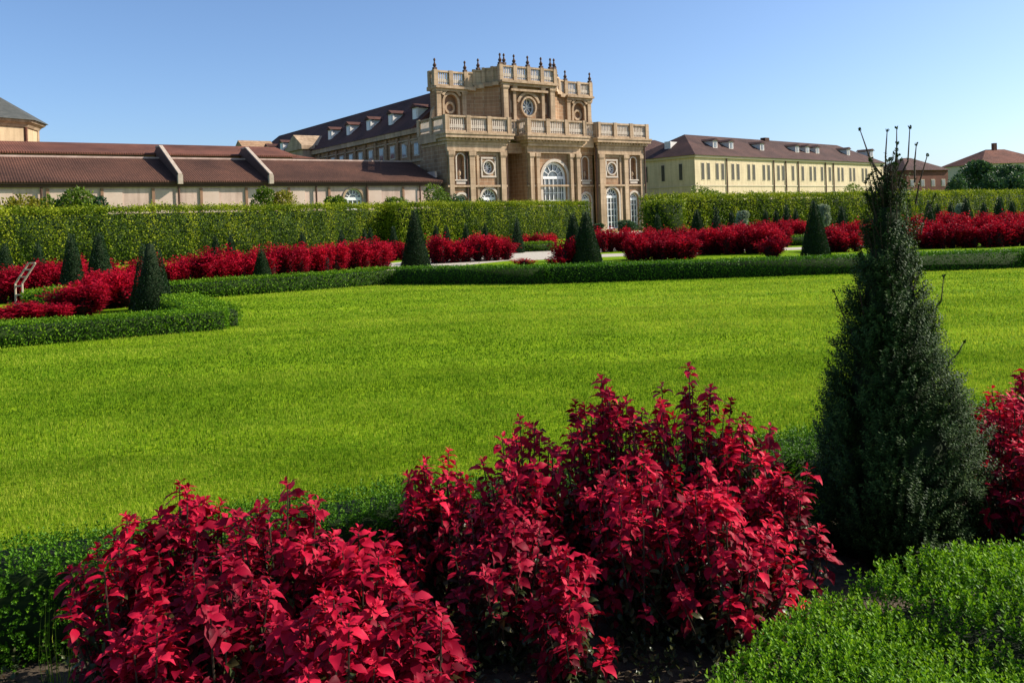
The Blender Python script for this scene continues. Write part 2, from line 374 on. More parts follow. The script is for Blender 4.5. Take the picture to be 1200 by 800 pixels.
def hedge(name, A, B, W, H, m, leaf, dens, jit, label, cat='hedge', group=None, **k):
    pts=[Vector(A[:2]),Vector(B[:2])]+[Vector(q[:2]) for q in k.pop('more',[])]
    d0=pts[1]-pts[0]; a0=math.atan2(d0.y,d0.x); C=Cloud()
    for p,q in zip(pts[:-1],pts[1:]):
        d=q-p; a=math.atan2(d.y,d.x)-a0; c=hedge_mesh(name,d.length,W,H,None,leaf,dens,jit,**k)
        o_=(p-pts[0]); o_=Matrix.Rotation(-a0,2)@o_
        V=np.concatenate(c.V); ca,sa=math.cos(a),math.sin(a)
        V=np.stack([V[:,0]*ca-V[:,1]*sa+o_.x, V[:,0]*sa+V[:,1]*ca+o_.y, V[:,2]],1)
        T=np.concatenate(c.T); C.V.append(V); C.T.append(T+C.n); C.t.append(np.concatenate(c.t)); C.m.append(np.concatenate(c.m)); C.n+=len(V)
    me=C.mesh(name,[m,M['hedgecore']])
    o=meshobj(name,me,None,(pts[0].x,pts[0].y,0),a0); tag(o,label,cat,group); return o

# ================================================================== LARGE STRUCTURE: the palace
A_P = rad(35)
PAL = (-6.09, 88.0, 0)
palace = empty('palace', PAL, A_P)
tag(palace, 'large sandy brick baroque palace pavilion with two tiers of balustrades and finials', 'palace')
W_ = 27.7; CX = 13.85
def frame_window(parent, xc, w, zb, zt, kind, yf, xf=None, nx=3, nz=5, name='window', fr=.12, glass=True, d=.12, pair=False):
    """white frame with muntins (part) and its pane (sub-part)"""
    mb=MB(xf); x0,x1=xc-w/2,xc+w/2; e=.003
    zs=zt-w/2 if kind=='arch' else zt
    if kind=='oval':
        zc=(zb+zt)/2; rz_=(zt-zb)/2; rx=w/2; n=20
        for i in range(n):
            a,b=2*PI*i/n,2*PI*(i+1)/n; k=.80
            mb.prism_y([(xc+rx*k*math.cos(a),zc+rz_*k*math.sin(a)),(xc+rx*math.cos(a),zc+rz_*math.sin(a)),(xc+rx*math.cos(b),zc+rz_*math.sin(b)),(xc+rx*k*math.cos(b),zc+rz_*k*math.sin(b))],yf,yf+d)
        mb.box(xc-.04,xc+.04,yf+.01,yf+d,zb+.1,zt-.1); mb.box(xc-w/2+.1,xc+w/2-.1,yf+.014,yf+d,zc-.04,zc+.04)
        for s in (-1,1): mb.prism_y([(xc-rx*.6,zc-s*rz_*.6-.04),(xc-rx*.6,zc-s*rz_*.6+.04),(xc+rx*.6,zc+s*rz_*.6+.04),(xc+rx*.6,zc+s*rz_*.6-.04)],yf+.02,yf+d-.01)
        o=mb.build(name,M['white'],parent)
        g=MB(xf); g.prism_y([(xc+rx*.97*math.cos(2*PI*i/20),zc+rz_*.97*math.sin(2*PI*i/20)) for i in range(20)],yf+d+.02,yf+d+.06); g.build('pane',M['glass'],o); return o
    mb.box(x0,x0+fr,yf,yf+d,zb,zs); mb.box(x1-fr,x1,yf,yf+d,zb,zs)
    mb.box(x0+fr,x1-fr,yf,yf+d,zb,zb+fr)
    if kind=='arch':
        mb.ringarc(xc,zs,w/2-fr,w/2,yf,yf+d,n=14)
        if w>1.2:
            mb.box(x0+fr,x1-fr,yf-.03,yf+d,zs-.18,zs+.12)
            mb.ringarc(xc,zs,w*.2,w*.2+.07,yf+.02,yf+d-.02,n=10)
            for k in range(1,6):
                a=PI*k/6; r0=w*.2+.05; r1=w/2-fr+.02; q=.035
                dx,dz=math.cos(a),math.sin(a)
                mb.prism_y([(xc+r0*dx-q*dz,zs+r0*dz+q*dx),(xc+r0*dx+q*dz,zs+r0*dz-q*dx),(xc+r1*dx+q*dz,zs+r1*dz-q*dx),(xc+r1*dx-q*dz,zs+r1*dz+q*dx)],yf+.025,yf+d-.03)
    else: mb.box(x0+fr,x1-fr,yf,yf+d,zt-fr,zt)
    for k in range(1,nx): x=x0+w*k/nx; mb.box(x-.04,x+.04,yf+.01,yf+d-.01,zb+fr,zs-(.18 if kind=='arch' and w>1.2 else fr*.9))
    for k in range(1,nz): z=zb+(zs-zb)*k/nz; mb.box(x0+fr,x1-fr,yf+.02,yf+d-.02,z-.035,z+.035)
    o=mb.build(name,M['white'],parent)
    g=MB(xf); pts=[(x0+.02,zb+.02),(x1-.02,zb+.02)]
    if kind=='arch': pts+=[(xc+(w/2-.02)*math.cos(PI*i/14),zs+(w/2-.02)*math.sin(PI*i/14)) for i in range(15)]
    else: pts+=[(x1-.02,zt-.02),(x0+.02,zt-.02)]
    g.prism_y(pts,yf+d+.02,yf+d+.06); g.build('pane',M['glass'],o)
    return o

# ---- lower facade wall
ops=[]
for s in (-1,1):
    X=lambda v: CX+s*(CX-v)
    ops += [(X(1.6),.9,6.1,8.75,'arch'),(X(1.6),1.5,.4,4.6,'arch') if s>0 else (X(1.6),1.5,.4,4.6,'arch'),
            (X(5.1),2.0,.3,5.1,'arch'),(X(5.1),1.15,6.75,8.0,'oval')]
# separate columns of different width need one width per column: stack niche/arch as own walls
mb=MB()
def bay(x0,x1,xc,y0,y1,lowop,highop,split=5.6,top=10.2):
    mb.wall(x0,x1,0,split,y0,y1,[lowop] if lowop else []); mb.wall(x0,x1,split,top,y0,y1,[highop] if highop else [])
for s in (-1,1):
    X=lambda v: (v if s<0 else W_-v)
    def B(a,b,*r): lo,hi=sorted((X(a),X(b))); bay(lo,hi,*r)
    B(0,3.0,X(1.6),0,.5,(X(1.6),1.5,.3,4.55,'arch'),(X(1.6),.9,6.1,8.75,'arch'))
    B(3.0,7.3,X(5.1),0,.5,(X(5.1),2.0,.3,5.1,'arch'),(X(5.1),1.2,6.75,8.05,'oval'))
# recesses
mb.box(7.3,10.1,3.2,3.6,0,10.2); mb.box(6.8,7.3,.5,3.6,0,10.2); mb.box(10.1,10.6,.5,3.6,0,10.2)
bay(17.6,20.4,19.2,.8,1.2,(19.2,1.4,.3,4.5,'arch'),(19.2,.9,6.1,8.75,'arch'))
# centre bay
mb.wall(10.1,17.6,0,10.2,0,.5,[(CX+.2,3.5,.3,8.1,'arch')])
mb.box(0,.5,.5,5.0,0,10.2); mb.box(W_-.5,W_,.5,14,0,10.2)          # side returns
mb.box(.5,27.2,.6,1.0,9.0,10.15)
mb.build('facade_wall',M['brick'],palace)
# back panel closing the niches
mb=MB(); 
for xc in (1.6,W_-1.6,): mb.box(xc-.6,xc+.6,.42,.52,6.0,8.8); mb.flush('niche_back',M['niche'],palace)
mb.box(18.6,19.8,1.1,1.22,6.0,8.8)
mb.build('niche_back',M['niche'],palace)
# small statue-like urns in niches
for xc,yy in ((1.6,.28),(W_-1.6,.28),(19.2,1.0)):
    u=MB(); u.lathe(xc,yy,[(.16,6.1),(.18,6.3),(.10,6.4),(.22,6.7),(.2,6.95),(.12,7.0),(.16,7.1)],10); u.build('niche_urn',M['stone'],palace,smooth=True)
# glazing
for xc,w,zb,zt in ((5.1,2.0,.3,5.1),(W_-5.1,2.0,.3,5.1)): frame_window(palace,xc,w,zb,zt,'arch',.28,nx=4,nz=5)
for xc in (1.6,W_-1.6): frame_window(palace,xc,1.5,.3,4.55,'arch',.28,nx=3,nz=5)
frame_window(palace,19.2,1.4,.3,4.5,'arch',1.0,nx=3,nz=5)
frame_window(palace,CX+.2,3.5,.3,8.1,'arch',.3,nx=6,nz=7,name='great_window',fr=.3)
for xc in (5.1,W_-5.1): frame_window(palace,xc,1.2,6.75,8.05,'oval',.25,name='round_window')
# pale surrounds
mb=MB()
def surround(xc,w,zb,zt,y,t=.22,pr=.1):
    zs=zt-w/2; mb.box(xc-w/2-t,xc-w/2,y-pr,y-.002,zb,zs); mb.box(xc+w/2,xc+w/2+t,y-pr,y-.002,zb,zs); mb.ringarc(xc,zs,w/2,w/2+t,y-pr,y-.002,n=14)
for xc,w,zb,zt,y in ((1.6,1.5,.3,4.55,0),(5.1,2,.3,5.1,0),(W_-1.6,1.5,.3,4.55,0),(W_-5.1,2,.3,5.1,0),(19.2,1.4,.3,4.5,.8),(CX+.2,3.5,.3,8.1,0)):
    surround(xc,w,zb,zt,y,t=.32 if w>3 else .24); mb.flush('window_surround',M['baluster'],palace)
for xc,y in ((1.6,0),(W_-1.6,0),(19.2,.8)): surround(xc,.9,6.1,8.75,y,.14,.08); mb.box(xc-.8,xc+.8,y-.18,y-.004,5.95,6.1); mb.box(xc-.6,xc+.6,y-.1,y-.004,5.62,5.9); mb.flush('niche_surround',M['baluster'],palace)
for xc in (5.1,W_-5.1):
    for a,b,c,d in ((-.95,-.78,6.5,8.3),(.78,.95,6.5,8.3)): mb.box(xc+a,xc+b,-.08,-.002,c,d)
    mb.box(xc-.95,xc+.95,-.1,-.002,8.3,8.48); mb.box(xc-.95,xc+.95,-.1,-.002,6.32,6.5)
    mb.ringarc(xc,7.4,.66,.8,-.12,-.004,0,2*PI,20); mb.flush('round_window_surround',M['baluster'],palace)
# pilasters with capitals and bases
def pilaster(mb,a,b,y,z0,z1,pr=.3):
    mb.box(a,b,y-pr,y-.003,z0+.9,z1-.5); mb.box(a-.1,b+.1,y-pr-.1,y-.005,z0,z0+.9); 
    mb.box(a-.06,b+.06,y-pr-.06,y-.004,z1-.5,z1-.38); mb.box(a-.12,b+.12,y-pr-.12,y-.006,z1-.38,z1)
mb=MB()
for s in (-1,1):
    X=lambda v:(v if s<0 else W_-v)
    for a,b,pr in ((.12,.65,.3),(2.62,3.25,.3),(6.55,7.18,.35),(10.3,10.8,.55),(11.25,11.65,.45)):
        lo,hi=sorted((X(a),X(b))); pilaster(mb,lo,hi,0,0,9.0,pr); mb.flush('pilaster',M['stone'],palace)
    # raised panel framing the oculus bay
    for a,b in ((3.6,3.85),(6.1,6.35)):
        lo,hi=sorted((X(a),X(b))); mb.box(lo,hi,-.12,-.002,.0,8.9); mb.flush('panel_strip',M['stone'],palace)
mb=MB()
for a,b in ((3.3,6.5),(W_-6.5,W_-3.3)): mb.box(a,b,-.09,-.001,8.7,8.95); mb.flush('panel_head',M['stone'],palace)
for x0,x1,y in ((-.12,7.35,-.18),(10.05,17.65,-.22),(20.35,W_+.12,-.18)):
    mb.box(x0,x1,y-.1,-.007,5.3,5.5); mb.flush('string_course',M['stone'],palace); mb.box(x0,x1,y-.2,-.009,9.02,9.2); mb.box(x0,x1,y-.12,-.011,9.2,9.75); mb.flush('architrave',M['stone'],palace)
mb.box(17.65,20.35,.6,.79,5.3,5.5); mb.flush('string_course',M['stone'],palace)
# entablature, with ressauts
mb=MB()
def entab(x0,x1,y,yb):
    mb.box(x0-.15,x1+.15,y-.38,yb,9.75,10.1); mb.box(x0-.35,x1+.35,y-.6,yb,10.1,10.4); mb.box(x0-.6,x1+.6,y-.95,yb,10.4,10.75); mb.box(x0-.7,x1+.7,y-1.05,yb,10.75,10.95)
entab(0,7.3,0,1.2); entab(10.1,17.6,-.35,1.21); entab(20.4,W_,0,1.22)
mb.box(7.9,9.5,2.2,3.5,9.8,10.9); mb.box(18.2,19.8,-.2,1.2,9.8,10.9)
mb.box(-.5,.5,1.2,5.0,10.1,10.93); mb.box(-.15,.6,1.2,5,9.75,10.1)
mb.box(.5,27.2,1.2,10,10.5,10.9)
mb.box(W_-.5,W_+.5,1.2,14,10.1,10.93)
# dentils
for k in range(60):
    x=.1+k*.465
    if 7.4<x<10 or 17.7<x<20.3: continue
    mb.box(x,x+.2,-.75 if not 10<x<17.7 else -1.1,-.5,10.22,10.39)
mb.build('main_cornice',M['stone'],palace)

def balustrade(name, path, z0, z1, post=.5, step=.24, spacing=2.6, parent=palace, inner=True):
    """path: list of (x,y); posts at each point and in between; balusters of their own part"""
    st=MB(); ba=MB(); ps=MB(); posts=[]
    for (ax,ay),(bx,by) in zip(path[:-1],path[1:]):
        dx,dy=bx-ax,by-ay; L=math.hypot(dx,dy); ux,uy=dx/L,dy/L
        def xf(u,v,w,ax=ax,ay=ay,ux=ux,uy=uy): return (ax+ux*u-uy*v, ay+uy*u+ux*v, w)
        st.xf=ba.xf=ps.xf=xf; n=max(1,round(L/spacing))
        st.box(0,L,-.2,.2,z0,z0+.22); st.box(0,L,-.21,.21,z1-.2,z1)
        for k in range(n+1):
            u=L*k/n; ps.box(u-post/2,u+post/2,-.26,.26,z0+.003,z1+.05); posts.append(ps); ps=MB(xf)
        m=int(L/step)
        for k in range(m):
            u=(k+.5)*L/m
            if min(abs(u-L*j/n) for j in range(n+1))<post/2+.06: continue
            h0,h1=z0+.22,z1-.2; mz=(h0+h1)/2
            ba.box(u-.06,u+.06,-.06,.06,h0,h1); ba.box(u-.1,u+.1,-.1,.1,h0+(h1-h0)*.18,h0+(h1-h0)*.45)
    o=st.build(name,M['stone'],parent); [q.build('balustrade_post',M['stone'],o) for q in posts]; ba.build('balusters',M['baluster'],o)
    return o
balustrade('terrace_balustrade',[(-.25,5.0),(-.25,-.5),(7.55,-.5),(7.8,.8),(9.8,.8),(9.9,-.85),(17.8,-.85),(18.0,-.1),(20.1,-.1),(20.25,-.5),(W_+.25,-.5),(W_+.25,9)],10.95,12.7,spacing=2.35)

# ---- upper storey
K=6.4
mb=MB()
for s in (-1,1):
    X=lambda v:(v if s<0 else W_-v)
    lo,hi=sorted((X(2.6),X(6.6)))
    mb.wall(lo,hi,10.9,16.5,K,K+.5,[(X(4.55),1.7,11.9,16.0,'arch')])
    a,b=sorted((X(2.6),X(3.1))); mb.box(a,b,K+.5,K+1.1,10.9,16.5)
mb.wall(10.0,17.7,10.9,17.3,4.4,4.9,[(CX,2.0,13.6,16.0,'oval')])
def cant(pts,z0,z1,t=.5):
    for (ax,ay),(bx,by) in zip(pts[:-1],pts[1:]):
        L=math.hypot(bx-ax,by-ay); ux,uy=(bx-ax)/L,(by-ay)/L
        mb.prism_z([(ax,ay),(bx,by),(bx-uy*t,by+ux*t),(ax-uy*t,ay+ux*t)],z0,z1)
curveL=[(6.6,K),(7.7,6.25),(8.7,5.75),(9.5,5.05),(10.0,4.4)]
curveR=[(W_-x,y) for x,y in reversed(curveL)]
hts=[16.75,17.0,17.2,17.3]
for i,h in enumerate(hts): cant(curveL[i:i+2],10.9,h); cant(curveR[3-i:5-i],10.9,h)
mb.build('upper_wall',M['brick'],palace)
mb=MB()
for xc in (4.55,W_-4.55):
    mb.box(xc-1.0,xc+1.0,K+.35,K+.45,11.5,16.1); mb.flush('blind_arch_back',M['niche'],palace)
mb=MB()
for xc in (4.55,W_-4.55):
    mb.ringarc(xc,15.15,.85,1.12,K-.2,K-.003,n=14); mb.box(xc-1.12,xc-.85,K-.2,K-.003,11.9,15.15); mb.box(xc+.85,xc+1.12,K-.2,K-.003,11.9,15.15)
    mb.ringarc(xc,14.55,.42,.68,K+.1,K+.34,0,2*PI,18); mb.box(xc-.8,xc+.8,K-.12,K+.3,13.2,13.5)
    mb.ringarc(xc,15.3,1.12,1.42,K-.38,K-.21,.15*PI,.85*PI,12); mb.flush('blind_arch_surround',M['stone'],palace)
mb.ringarc(CX,14.8,1.0,1.22,4.1,4.397,0,2*PI,28,ex=.92); mb.ringarc(CX,14.8,1.45,1.75,4.15,4.397,.1*PI,.9*PI,16)
for s in (-1,1):
    mb.box(CX+s*2.6-.25,CX+s*2.6+.25,4.25,4.397,14.0,15.4)
mb.build('upper_surrounds',M['stone'],palace)
frame_window(palace,CX,1.9,13.65,15.95,'oval',4.55,name='oval_window')
mb=MB()
for a,b,y,pr,top in ((2.65,3.2,K,.3,16.5),(6.0,6.5,K,.3,16.5),(10.15,10.8,4.4,.5,17.2),(11.6,12.0,4.4,.35,17.2)):
    for s in (-1,1):
        lo,hi=(a,b) if s<0 else (W_-b,W_-a); pilaster(mb,lo,hi,y,10.95,top,pr); mb.flush('upper_pilaster',M['stone'],palace)
mb=MB()
for s in (-1,1):
    lo,hi=(2.5,6.6) if s<0 else (W_-6.6,W_-2.5)
    mb.box(lo,hi,K-.45,K+.5,16.3,16.6); mb.box(lo-.1,hi+.1,K-.7,K+.55,16.6,16.85); mb.box(lo-.02,hi+.02,K-.33,K-.01,15.95,16.1) if False else None
    a,b=(2.2,3.1) if s<0 else (W_-3.1,W_-2.2); mb.box(a,b,K+.55,K+1.15,16.4,16.84)
mb.box(9.9,17.8,3.85,4.9,17.1,17.4); mb.box(9.75,17.95,3.55,4.95,17.4,17.65); mb.box(11.2,16.5,3.8,4.39,16.5,16.75)
for c in (curveL,curveR):
    hh=hts if c is curveL else hts[::-1]
    for i in range(4):
        (ax,ay),(bx,by)=c[i],c[i+1]; L=math.hypot(bx-ax,by-ay); ux,uy=(bx-ax)/L,(by-ay)/L; q=.45
        mb.prism_z([(ax+uy*q,ay-ux*q),(bx+uy*q,by-ux*q),(bx-uy*.5,by+ux*.5),(ax-uy*.5,ay+ux*.5)],hh[i]-.2,hh[i]+.22)
mb.build('upper_cornice',M['stone'],palace)
balustrade('attic_balustrade',[(2.6,K+.9),(2.6,K-.1),(6.55,K-.1)],16.85,18.6,spacing=2.0)
balustrade('attic_balustrade',[(W_-6.55,K-.1),(W_-2.6,K-.1),(W_-2.6,K+.9)],16.85,18.6,spacing=2.0)
balustrade('attic_balustrade',[(9.95,4.15),(17.75,4.15)],17.65,19.4,spacing=1.95)
for c,hh in ((curveL,hts),(curveR,hts[::-1])):
    mbp=MB(); rl=MB()
    for i in range(4):
        (ax,ay),(bx,by)=c[i],c[i+1]; L=math.hypot(bx-ax,by-ay); ux,uy=(bx-ax)/L,(by-ay)/L; q=.0
        def xf(u,v,w,ax=ax,ay=ay,ux=ux,uy=uy): return (ax+ux*u-uy*v, ay+uy*u+ux*v, w)
        mbp.xf=rl.xf=xf; z0=hh[i]+.22; top=z0+1.75
        rl.box(0,L,-.18,.18,z0,z0+.2); rl.box(0,L,-.19,.19,top-.2,top); rl.box(-.18,.18,-.24,.24,z0+.004,top+.04)
        if c is curveL: rl.box(.18,L,-.1,.1,z0+.2,top-.2)
        else:
            m=int(L/.24)
            for k in range(m): u=(k+.5)*L/m; mbp.box(u-.07,u+.07,-.07,.07,z0+.2,top-.2)
    o=rl.build('curved_parapet',M['stone'],palace)
    if mbp.v: mbp.build('balusters',M['baluster'],o)
# volute scrolls at the ends of the upper storey
for s in (-1,1):
    X=lambda v:(v if s<0 else W_-v)
    mb=MB(); pts=[(X(2.6),10.95),(X(.9),10.95),(X(.9),11.9),(X(1.2),12.3),(X(1.7),12.6),(X(2.1),13.2),(X(2.3),14.2),(X(2.6),14.6)]
    if s>0: pts=pts[::-1]
    mb.prism_y(pts,K+.1,K+.6); mb.build('scroll_buttress',M['stone'],palace)
# finials
fin=MB(); fin.box(-.2,.2,-.2,.2,0,.25); fin.lathe(0,0,[(.1,.25),(.2,.42),(.22,.55),(.10,.72),(.07,.95),(.14,1.05),(.12,1.18),(.03,1.3)],8)
f0=None
spots=[(2.6,K-.1,18.65),(6.55,K-.1,18.65),(8.2,6.05,19.0),(9.95,4.15,19.45),(10.5,4.15,19.45)]+[(11.9+k*1.95-.0,4.15,19.45) for k in range(3)]+[(17.2,4.15,19.45),(17.75,4.15,19.45),(W_-8.2,6.05,19.0),(W_-6.55,K-.1,18.65),(W_-2.6,K-.1,18.65)]
for x,y,z in spots:
    if f0 is None: f0=fin.build('finial',M['pipe'],palace,smooth=False); f0.location=(x,y,z)
    else: c=f0.copy(); link(c); c.parent=palace; c.location=(x,y,z)
# drainpipes
pp=None
for x,y,z0,z1 in ((2.35,-.12,.1,10.3),(7.42,-.1,.1,10.3),(20.2,-.1,.1,10.3),(25.25,-.12,.1,10.3),(W_-.02,-.42,.1,10.3),(11.1,4.2,11,17.2),(16.6,4.2,11,17.2)):
    mb=MB(); mb.tube([(x,y,z0),(x,y,z1)],.09,8); mb.box(x-.15,x+.15,y-.12,y+.08,z1-.3,z1); mb.build('drainpipe',M['pipe'],palace)

# ---- long nave behind, seen along its left side
NX=.6; N0,N1=5.0,66.0
mb=MB()
mb.box(NX,NX+.5,N0,N1,0,12.0); mb.box(NX+.5,27.1,N1-.5,N1,0,12.0)
mb.prism_y([(NX+.5,12.0),(27.1,12.0),(21.2,17.0),(6.5,17.0)],N1-.52,N1-.1)
for k in range(22):
    y=N0+.9+k*2.85; mb.box(NX-.22,NX-.003,y-.22,y+.22,0,11.5)
mb.build('nave_wall',M['brick'],palace)
mb=MB(); mb.box(NX-.5,NX+.1,N0,N1,11.6,12.15); mb.box(NX-.25,NX-.004,N0,N1,8.5,8.75); mb.box(NX-.18,NX-.003,N0,N1,10.95,11.1); mb.build('nave_cornice',M['stone'],palace)
xfs=lambda u,v,w:(NX+v,u,w)
for k in range(21):
    y=N0+2.32+k*2.85
    for zb,zt,nz in ((9.15,10.75,2),(5.6,8.1,3)):
        b=MB(xfs); b.box(y-.6,y+.6,-.06,-.004,zb,zt); f=b.build('nave_window',M['baluster'],palace)
        g=MB(xfs); g.box(y-.45,y+.45,-.10,-.062,zb+.15,zt-.15); g.build('pane',M['glass'],f)
NR=K+1.15
mb=MB(); mb.add([(NX-.6,NR,12.15),(NX-.6,N1+.2,12.15),(6.5,N1,17.4),(6.5,NR,17.4),(CX,N1,17.9),(CX,NR,17.9),(21.2,N1,17.4),(21.2,NR,17.4),(27.7,N1,12.15),(27.7,NR,12.15)],
   [(0,1,2,3),(3,2,4,5),(5,4,6,7),(7,6,8,9),(0,3,5,7,9),(1,2,4,6,8)])
mb.build('nave_roof',M['tile_plum_y'],palace)
for y in (9.5,15.5,21.5,27.5,33.5,45.5,52,58.5):
    b=MB(); b.box(1.7,1.9,y-.6,y+.6,13.1,14.8); b.box(1.9,4.6,y-.5,y+.5,13.2,14.75); dm=b.build('dormer',M['dormer'],palace)
    r=MB(); r.prism_x([(y-.8,14.8),(y+.8,14.8),(y,15.25)],1.45,5.0); r.build('dormer_roof',M['tile_plum_y'],dm)
    g=MB(); g.box(1.66,1.698,y-.32,y+.32,13.4,14.6); g.build('pane',M['white'],dm)
# side frontispiece with pediment
b=MB(); b.box(-1.0,NX-.02,36.5,42,0,12.4); b.prism_x([(36.1,12.9),(42.4,12.9),(39.25,14.6)],-1.3,3.0); b.box(-1.35,NX,36.1,42.4,12.4,12.9); b.box(-.9,3.2,37.5,41,12.9,13.6); b.build('side_frontispiece',M['stone'],palace)
b=MB(); b.box(-1.0,3.8,N1-4,N1-.6,12.2,15.0); b.prism_x([(N1-4.4,15),(N1-.3,15),(N1-2.3,16.2)],-1.3,4.2); b.build('rear_gable',M['brick'],palace)

# ================================================================== low wing on the left
wing=empty('orangery_wing',PAL,A_P); tag(wing,'long low brick wing with brown tiled roof running left from the palace','building')
mb=MB(); mb.wall(-66,-.65,0,5.7,.5,1.0,[(-10.35,1.9,3.2,5.25,'arch')]); mb.box(-66,-.65,6.5,7,0,8.0); mb.box(-.9,-.65,1,6.5,0,7.0); mb.box(-66,-65.6,1,6.5,0,6)
mb.build('wing_wall',M['wing_brick'],wing)
mb=MB()
for k in range(17):
    x=-2.2-k*3.95
    if abs(x+10.35)<1.6: continue
    mb.box(x-2.9,x-1.2,.44,.497,.3,5.25); mb.flush('plaster_panel',M['plaster'],wing)
mb=MB()
for k in range(18):
    x=-1.0-k*3.95; mb.box(x-.11,x+.11,.38,.496,0,5.4); mb.flush('wing_pilaster',M['niche'],wing)
for x in (-3.1,-9.0,-14.2,-26.6,-34.6,-37,-42):
    b=MB(); b.tube([(x,.3,0),(x,.3,5.7)],.09,6); b.build('drainpipe',M['pipe'],wing)
b=MB(); b.box(-66,-.65,.25,.9,5.5,5.72); b.box(-66,-.65,.0,.9,5.72,5.85); b.build('eaves_gutter',M['pipe'],wing)
b=MB(); b.add([(-66,-.1,5.86),(-.62,-.1,5.86),(-.62,6.6,8.3),(-66,6.6,8.3),(-66,-.1,5.98),(-.62,-.1,5.98),(-.62,6.6,8.42),(-66,6.6,8.42)],[(0,1,2,3),(4,5,6,7),(0,1,5,4),(1,2,6,5),(2,3,7,6),(3,0,4,7)])
b.build('front_roof',M['tile_brown'],wing)
b=MB(); b.box(-66,-.62,6.45,6.75,8.25,8.52); b.build('ridge_tiles',M['wing_brick'],wing)
frame_window(wing,-10.35,1.9,3.2,5.25,'arch',.7,nx=4,nz=2,name='lunette_window')
b=MB(); b.ringarc(-10.35,4.3,.95,1.15,.4,.498,n=12); b.build('lunette_surround',M['stone'],wing)
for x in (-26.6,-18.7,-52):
    b=MB(); b.prism_x([(-.2,5.9),(-.2,6.55),(6.2,9.45),(7.6,9.45),(8.6,9.0),(8.6,8.2),(6.6,8.35)],x-.1,x+.1); gw=b.build('gable_wall',M['pipe'],wing)  # dark material stands in for the shade on the wall's left face
    b=MB(); b.prism_x([(-.35,6.50),(-.35,6.62),(6.2,9.59),(7.7,9.59),(7.7,9.46),(6.2,9.46)],x-.16,x+.16); b.build('coping',M['stone2'],gw)
    b=MB(); b.box(x-.2,x+.2,-.42,-.02,5.7,6.49); b.build('kneeler',M['stone2'],gw)
rear=empty('rear_wing',PAL,A_P); tag(rear,'farther parallel wing showing only its red tiled roof above the brown roof','building')
b=MB(); b.box(-66,-13.4,8.2,8.6,0,8.9); b.box(-66,-13.4,19.5,20,0,8.9); b.prism_x([(8.2,8.9),(20,8.9),(14.1,10.0)],-13.9,-13.42); b.prism_x([(8.2,8.9),(20,8.9),(14.1,10.0)],-66,-65.5); b.build('rear_wall',M['tower'],rear)
b=MB(); b.prism_x([(7.7,8.8),(14.1,10.25),(20.5,8.8),(20.5,8.95),(14.1,10.42),(7.7,8.95)],-66.3,-13.1); b.build('rear_roof',M['tile_red'],rear)
# octagonal tower
a_,_=ray(-18,160); tw=empty('tower',(a_*84,84,0),rad(12)); tag(tw,'pale octagonal brick tower with dark slate roof at the left edge','tower')
R_=4.6
b=MB(); b.lathe(0,0,[(R_,0),(R_,12.3)],8,rad(22.5)); b.build('tower_wall',M['tower'],tw)
b=MB(); b.lathe(0,0,[(R_+.15,12.3),(R_+.35,12.55),(R_+.7,12.75),(R_+.8,12.95)],8,rad(22.5)); b.build('tower_cornice',M['stone'],tw)
b=MB(); b.lathe(0,0,[(R_+1.0,12.96),(R_+.95,13.05),(.1,16.4)],8,rad(22.5)); b.build('tower_roof',M['slate'],tw)
for i in range(8):
    an=rad(22.5+45*i); b=MB(); b.tube([(R_*1.005*math.cos(an),R_*1.005*math.sin(an),0),(R_*1.005*math.cos(an),R_*1.005*math.sin(an),12.3)],.16,6); b.build('corner_strip',M['tile_red'] if i%2 else M['stone'],tw)
tb=empty('rear_block',PAL,A_P); tag(tb,'small red roofed block rising behind the low wing beside the nave','building')
b=MB(); b.box(-12.3,-4,26,36,0,10.2); b.build('wall',M['tower'],tb)
b=MB(); b.add([(-12.8,25.5,10.2),(-3.5,25.5,10.2),(-3.5,36.5,10.2),(-12.8,36.5,10.2),(-8.2,29,11.4),(-8.2,33,11.4)],[(0,1,4),(1,2,5,4),(2,3,5),(3,0,4,5),(3,2,1,0)]); b.build('roof',M['tile_red'],tb)

# ================================================================== cream building on the right
a,_=ray(814,190); A_C=rad(42); CB=(a*130,130,0)
cb=empty('cream_building',CB,A_C); tag(cb,'long cream rendered building with plum hipped roof and small dormers','building')
Lc=64.0; Dc=13.0; He=10.4
wins=[]
b=MB(); b.box(0,Lc,0,.4,0,He); b.box(0,.4,.4,Dc,0,He); b.box(Lc-.4,Lc,.4,Dc,0,He); b.box(.4,Lc-.4,Dc-.4,Dc,0,He); b.build('wall',M['yellow'],cb)
b=MB(); b.box(-.35,Lc+.35,-.35,.1,He-.05,He+.28); b.box(-.35,.1,.1,Dc,He-.05,He+.28); b.box(.01,Lc,-.1,-.003,5.95,6.15); b.box(-.1,-.003,0,Dc,5.95,6.15); b.build('eaves_cornice',M['cream_trim'],cb)
i6=6.4; zr=14.7
b=MB(); b.add([(-.6,-.6,He+.28),(Lc+.6,-.6,He+.28),(Lc+.6,Dc+.6,He+.28),(-.6,Dc+.6,He+.28),(i6,i6,zr),(Lc-i6,i6,zr)],[(0,1,5,4),(1,2,5),(2,3,4,5),(3,0,4),(3,2,1,0)])
b.build('roof',M['tile_plum'],cb)
def cbx(px,y=0.0):          # local x on the front plane of the cream building seen at photo column px
    a,_=ray(px,205); d=(math.cos(A_C),math.sin(A_C)); n=(-math.sin(A_C),math.cos(A_C))
    X0=CB[0]+n[0]*y; Y0=CB[1]+n[1]*y
    return (a*Y0-X0)/(d[0]-a*d[1])
